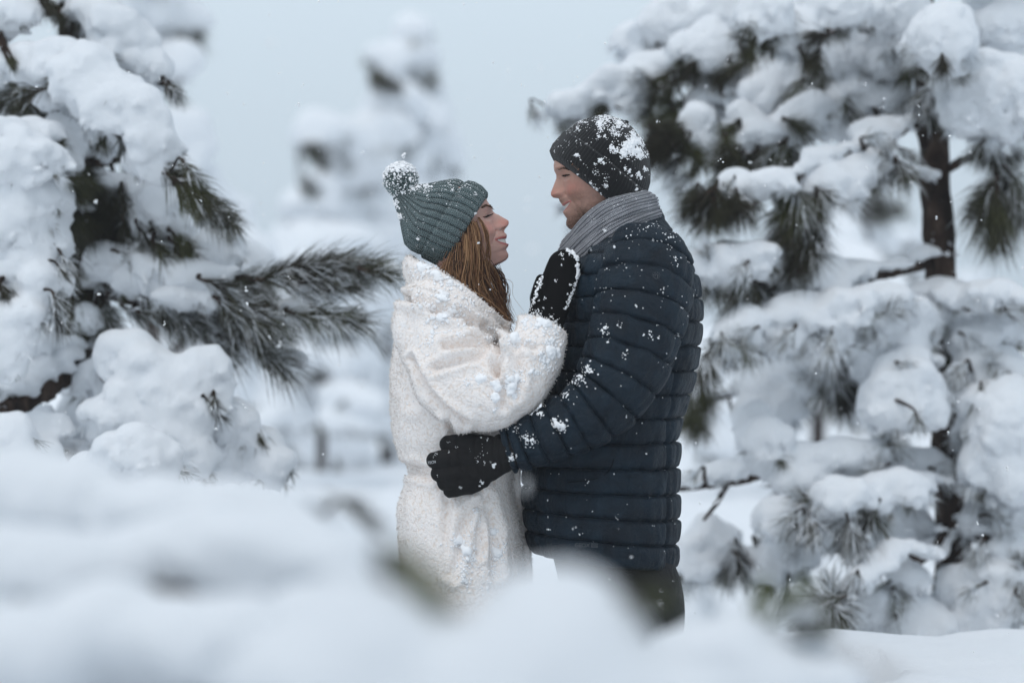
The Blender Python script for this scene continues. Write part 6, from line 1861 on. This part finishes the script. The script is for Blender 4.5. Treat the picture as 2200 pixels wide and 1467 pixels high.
far_pine(690, 1000, 12.0, 470, 39, "pale snow-heaped pine low behind the left-hand pine's fronds, left of the woman")
far_pine(480, 1000, 30.0, 560, 35, "far pine, pale and blurred, directly right of the left-hand pine's fronds")
far_pine(960, 990, 34.0, 420, 36, "far pale pine just left of the woman, behind her back")
far_pine(1640, 960, 27.0, 430, 37, "far pale pine low behind the man's back, left of the dark trunk")
far_pine(1950, 940, 36.0, 470, 38, "far pale pine glimpsed past the dark trunk on its left")

far_pine(-380, 960, 16.0, 520, 40, "far pine beyond the left edge of the picture")
far_pine(2560, 960, 19.0, 520, 44, "far pine beyond the right edge of the picture")

# ---------------------------------------------------------------- snowed-in saplings right in front of the camera
def fg_clump(label, loc, spec, needles_spec, stem, seed, skirt=()):
    rng = np.random.default_rng(seed)
    t = thing("pine_sapling", label, "sapling", loc, "snow-covered saplings in front")
    for rows in stem:
        C = np.array([list(P(a, b, y)) + [r] for a, b, y, r in rows])
        R = catmull(C, 24)
        V, F = tube(R[:, :3], R[:, 3], 10, mod=0.0012 * rng.normal(size=(24, 10)))
        o = build("stem" if rows is stem[0] else "branch", Geo().add(V, F), M_BARK, t)
    blobs = []
    cx, cy, dy = spec[-1][0], 0, spec[0][5]
    for px, py, rx, ry in skirt: spec = spec + [(px, py, rx, ry, 0, dy)]
    for px, py, rx, ry, ang, y in spec: blobs += lump(px, py, rx, ry, ang, y, rng, 0.9, 6)
    v, f = blob_mesh(blobs, 0.0075, 0.014, 0.010, 14.0, 0.4, seed)
    for vi, fi in islands(v, f): build("snow_load", Geo().add(vi, fi), M_SNOW, t)
    ng = Geo()
    for px, py, dx, dy, ln, n, m, y in needles_spec:
        sc = (CAMD + y) / FPX
        d = np.array([dx, rng.uniform(-.3, .3), -dy])
        needles(ng, P(px, py, y), d, ln * sc, n, m, rng=rng, width=0.0008, shoot=.5, spread=.5)
    if ng.n: build("needles", ng, [M_GREEN, M_FROST, M_NEEDLE], t, kind="stuff", smooth_shade=False)

FG1, FG2, FG3 = -2.85, -3.45, -2.6
fg_clump("low pine sapling wholly buried in soft blurred snow at the lower left", P(330, 2300, FG1),
    [(20, 1050, 130, 90, 0, FG1 + .3), (170, 1080, 120, 80, 12, FG1 + .28), (310, 1110, 120, 80, -6, FG1 + .22), (400, 1115, 140, 84, 5, FG1 + .2), (550, 1125, 130, 80, 12, FG1 + .2), (660, 1165, 100, 76, 28, FG1 + .15), (120, 1230, 190, 120, 10, FG1 + .05), (360, 1200, 170, 110, -8, FG1 + .08), (580, 1220, 160, 110, 15, FG1 + .05), (730, 1240, 100, 90, 30, FG1 + .04),
     (20, 1390, 170, 110, 0, FG1 - .15), (260, 1350, 150, 100, 8, FG1 - .12), (480, 1370, 160, 100, -6, FG1 - .15), (680, 1340, 120, 90, 20, FG1 - .1), (60, 1600, 400, 170, 0, FG1 - .1), (500, 1600, 400, 170, 0, FG1 - .1), (780, 1420, 130, 110, 10, FG1 - .1)],
    [(690, 1050, .6, .3, 110, 26, 2, FG1 + .2), (740, 1085, .7, .4, 100, 16, 2, FG1 + .2), (640, 1060, .5, .5, 90, 40, 1, FG1 + .2), (30, 1240, .3, .6, 90, 10, 2, FG1)],
    [[(320, 2300, FG1, .02), (330, 1700, FG1, .016), (350, 1250, FG1, .008)], [(330, 1300, FG1, .01), (560, 1200, FG1 + .1, .007), (720, 1080, FG1 + .2, .003)], [(330, 1380, FG1, .01), (150, 1300, FG1 + .05, .007), (40, 1245, FG1 + .08, .003)]], 41, [(300, 1850, 480, 220), (320, 2150, 540, 240), (300, 2480, 620, 260)])
fg_clump("snow-buried sapling with green needle tips, bottom middle in front of the couple", P(900, 2400, FG2),
    [(750, 1350, 100, 80, 30, FG2), (870, 1430, 110, 66, 20, FG2 + .05), (1000, 1462, 110, 66, 0, FG2), (700, 1460, 220, 120, 0, FG2), (1120, 1425, 86, 76, -10, FG2), (1175, 1345, 58, 54, 0, FG2), (1228, 1334, 64, 54, 0, FG2 + .04), (1262, 1385, 58, 56, 10, FG2), (1110, 1385, 50, 50, 0, FG2 + .05), (1150, 1318, 44, 46, 0, FG2 + .02), (1000, 1580, 420, 130, 0, FG2), (1315, 1490, 80, 56, 10, FG2), (1430, 1540, 190, 80, 0, FG2)],
    [(815, 1160, .6, .55, 150, 34, 0, FG2), (850, 1200, .7, .6, 150, 30, 0, FG2), (800, 1190, .5, .8, 120, 50, 2, FG2), (890, 1260, .7, .6, 110, 40, 2, FG2), (1310, 1262, .9, .1, 120, 24, 2, FG2), (1340, 1285, .9, .15, 110, 16, 0, FG2), (1300, 1290, .8, .3, 90, 14, 2, FG2)],
    [[(900, 2400, FG2, .02), (930, 1800, FG2, .016), (980, 1450, FG2, .009)], [(960, 1570, FG2, .01), (900, 1380, FG2, .006), (810, 1160, FG2, .003)], [(960, 1570, FG2, .01), (1150, 1380, FG2, .007), (1350, 1275, FG2, .003)]], 42, [(960, 1850, 460, 220), (1000, 2180, 540, 240), (980, 2520, 620, 280), (980, 2850, 700, 260)])
fg_clump("small snow-covered sapling with a brush of yellow-green needles, bottom right of centre", P(1600, 2100, FG3),
    [(1480, 1470, 110, 64, 0, FG3), (1600, 1480, 120, 64, 0, FG3), (1570, 1375, 62, 40, -15, FG3), (1500, 1395, 56, 38, 0, FG3), (1720, 1470, 110, 56, 5, FG3), (1600, 1580, 300, 100, 0, FG3), (1450, 1400, 44, 32, 0, FG3 + .1)],
    [(1610, 1365, .3, -.8, 130, 40, 0, FG3), (1640, 1355, .6, -.6, 130, 50, 0, FG3), (1660, 1385, .9, .05, 120, 60, 1, FG3), (1590, 1395, .2, .3, 80, 40, 2, FG3), (1650, 1335, .7, -.3, 110, 70, 1, FG3), (1540, 1345, -.3, -.8, 100, 60, 1, FG3), (1690, 1360, .8, -.2, 100, 40, 2, FG3)],
    [[(1600, 2100, FG3, .016), (1600, 1700, FG3, .012), (1600, 1430, FG3, .006)], [(1600, 1530, FG3, .007), (1560, 1430, FG3, .005), (1500, 1390, FG3, .003)]], 43, [(1600, 1800, 330, 190), (1600, 2060, 380, 200), (1600, 2350, 430, 200)])
# ================================================================== ground
def ground_h(x, y):
    h = 0.66 - 0.24 * smooth(0.35, 1.9, y) - 0.08 * smooth(2, 9, y) + 0.7 * smooth(22, 60, y) + 1.2 * smooth(50, 130, y)
    h = h - 0.18 * smooth(-0.9, -4.0, y)
    q = np.stack([x, y, 0 * x], -1).reshape(-1, 3)
    n = (0.035 * fbm(q * 0.9, 3) + 0.020 * fbm(q * 3.6 + 5, 4, .6) + 0.25 * smooth(8, 40, q[:, 1]) * fbm(q * .11, 3)).reshape(np.shape(x))
    h = h + n
    r = np.hypot((x - 0.07) / 0.62, y / 0.48)          # trodden hollow round the couple's feet
    pit = smooth(1.25, 0.8, r)
    return h * (1 - pit) + (-0.015 + 0.3 * n) * pit
def axis(lo, hi, n, p): 
    t = np.linspace(-1, 1, n); return np.sign(t) * np.abs(t) ** p * (hi - lo) / 2 + (hi + lo) / 2
gx = axis(-90, 90, 300, 3.2)
gy = np.concatenate([np.linspace(-14, -3, 40), np.linspace(-2.96, 3.2, 170), 3.2 + 130 * np.linspace(0.004, 1, 130) ** 2.2])
X, Y = np.meshgrid(gx, gy, indexing='xy')
Z = ground_h(X, Y)
g = Geo(); g.add(np.stack([X, Y, Z], -1).reshape(-1, 3), grid_faces(len(gy), len(gx), closed=False))
o = build("ground", g, M_SNOW); o['kind'] = 'structure'

# ================================================================== falling snow
fs = Geo()
rf = np.random.default_rng(77)
for k in range(1100):
    y = rf.uniform(-0.6, 0.9) if rf.random() < .5 else rf.uniform(-1.6, 6.0)
    if k % 60 == 0: y = rf.uniform(-3.2, -1.6)
    px, py = rf.uniform(-60, 2260), rf.uniform(-60, 1500)
    if y < 0.3 and (1170 < px < 1330 and 330 < py < 510 or 1000 < px < 1110 and 420 < py < 590): continue
    p = P(px, py, y)
    s = rf.uniform(0.0010, 0.0026) if rf.random() < .85 else rf.uniform(0.002, 0.0036)
    for j in range(rf.integers(1, 4)):
        V, F = ICO1
        J = V * (1 + rf.uniform(-.4, .4, (len(V), 1))) * s * rf.uniform(.5, 1) * rf.uniform(.5, 1.2, 3)
        fs.add(p + rf.normal(size=3) * s * .8 + J, F)
for px, py, y, s in [(866, 336, .05, .0052), (842, 340, .05, .002), (820, 345, .05, .0016), (1130, 1042, -2.6, .0055), (1028, 523, -.2, .003), (583, 93, -2.0, .004), (1131, 428, -1.4, .004), (1143, 537, -2.2, .006), (1132, 452, -1.4, .003), (206, 432, .6, .006), (214, 632, .4, .005), (528, 624, .3, .005), (530, 655, .3, .005)]:
    for j in range(6):
        V, F = ICO1
        J = V * (1 + rf.uniform(-.4, .4, (len(V), 1))) * s * rf.uniform(.35, .6) * rf.uniform(.6, 1.2, 3)
        fs.add(P(px, py, y) + rf.normal(size=3) * s * .42 + J, F)
o = build("falling_snow", fs, M_FLAKE, kind="stuff")

# ================================================================== snowy air
hz = mat("snowy air", (1, 1, 1))
hz.node_tree.nodes.clear()
ho = hz.node_tree.nodes.new("ShaderNodeOutputMaterial")
hv = hz.node_tree.nodes.new("ShaderNodeVolumePrincipled")
hv.inputs["Color"].default_value = (0.93, 0.96, 1.0, 1)
hv.inputs["Density"].default_value = 0.0022
hz.node_tree.links.new(hv.outputs[0], ho.inputs["Volume"])
x0, x1, y0_, y1_, z0, z1 = -91, 91, -15, 134, -1.5, 9.5
g = Geo(); g.add([(x0, y0_, z0), (x1, y0_, z0), (x1, y1_, z0), (x0, y1_, z0), (x0, y0_, z1), (x1, y0_, z1), (x1, y1_, z1), (x0, y1_, z1)],
    np.array([[3, 2, 1, 0], [4, 5, 6, 7], [0, 1, 5, 4], [1, 2, 6, 5], [2, 3, 7, 6], [3, 0, 4, 7]]))
o = build("haze", g, hz, kind="stuff", smooth_shade=False)
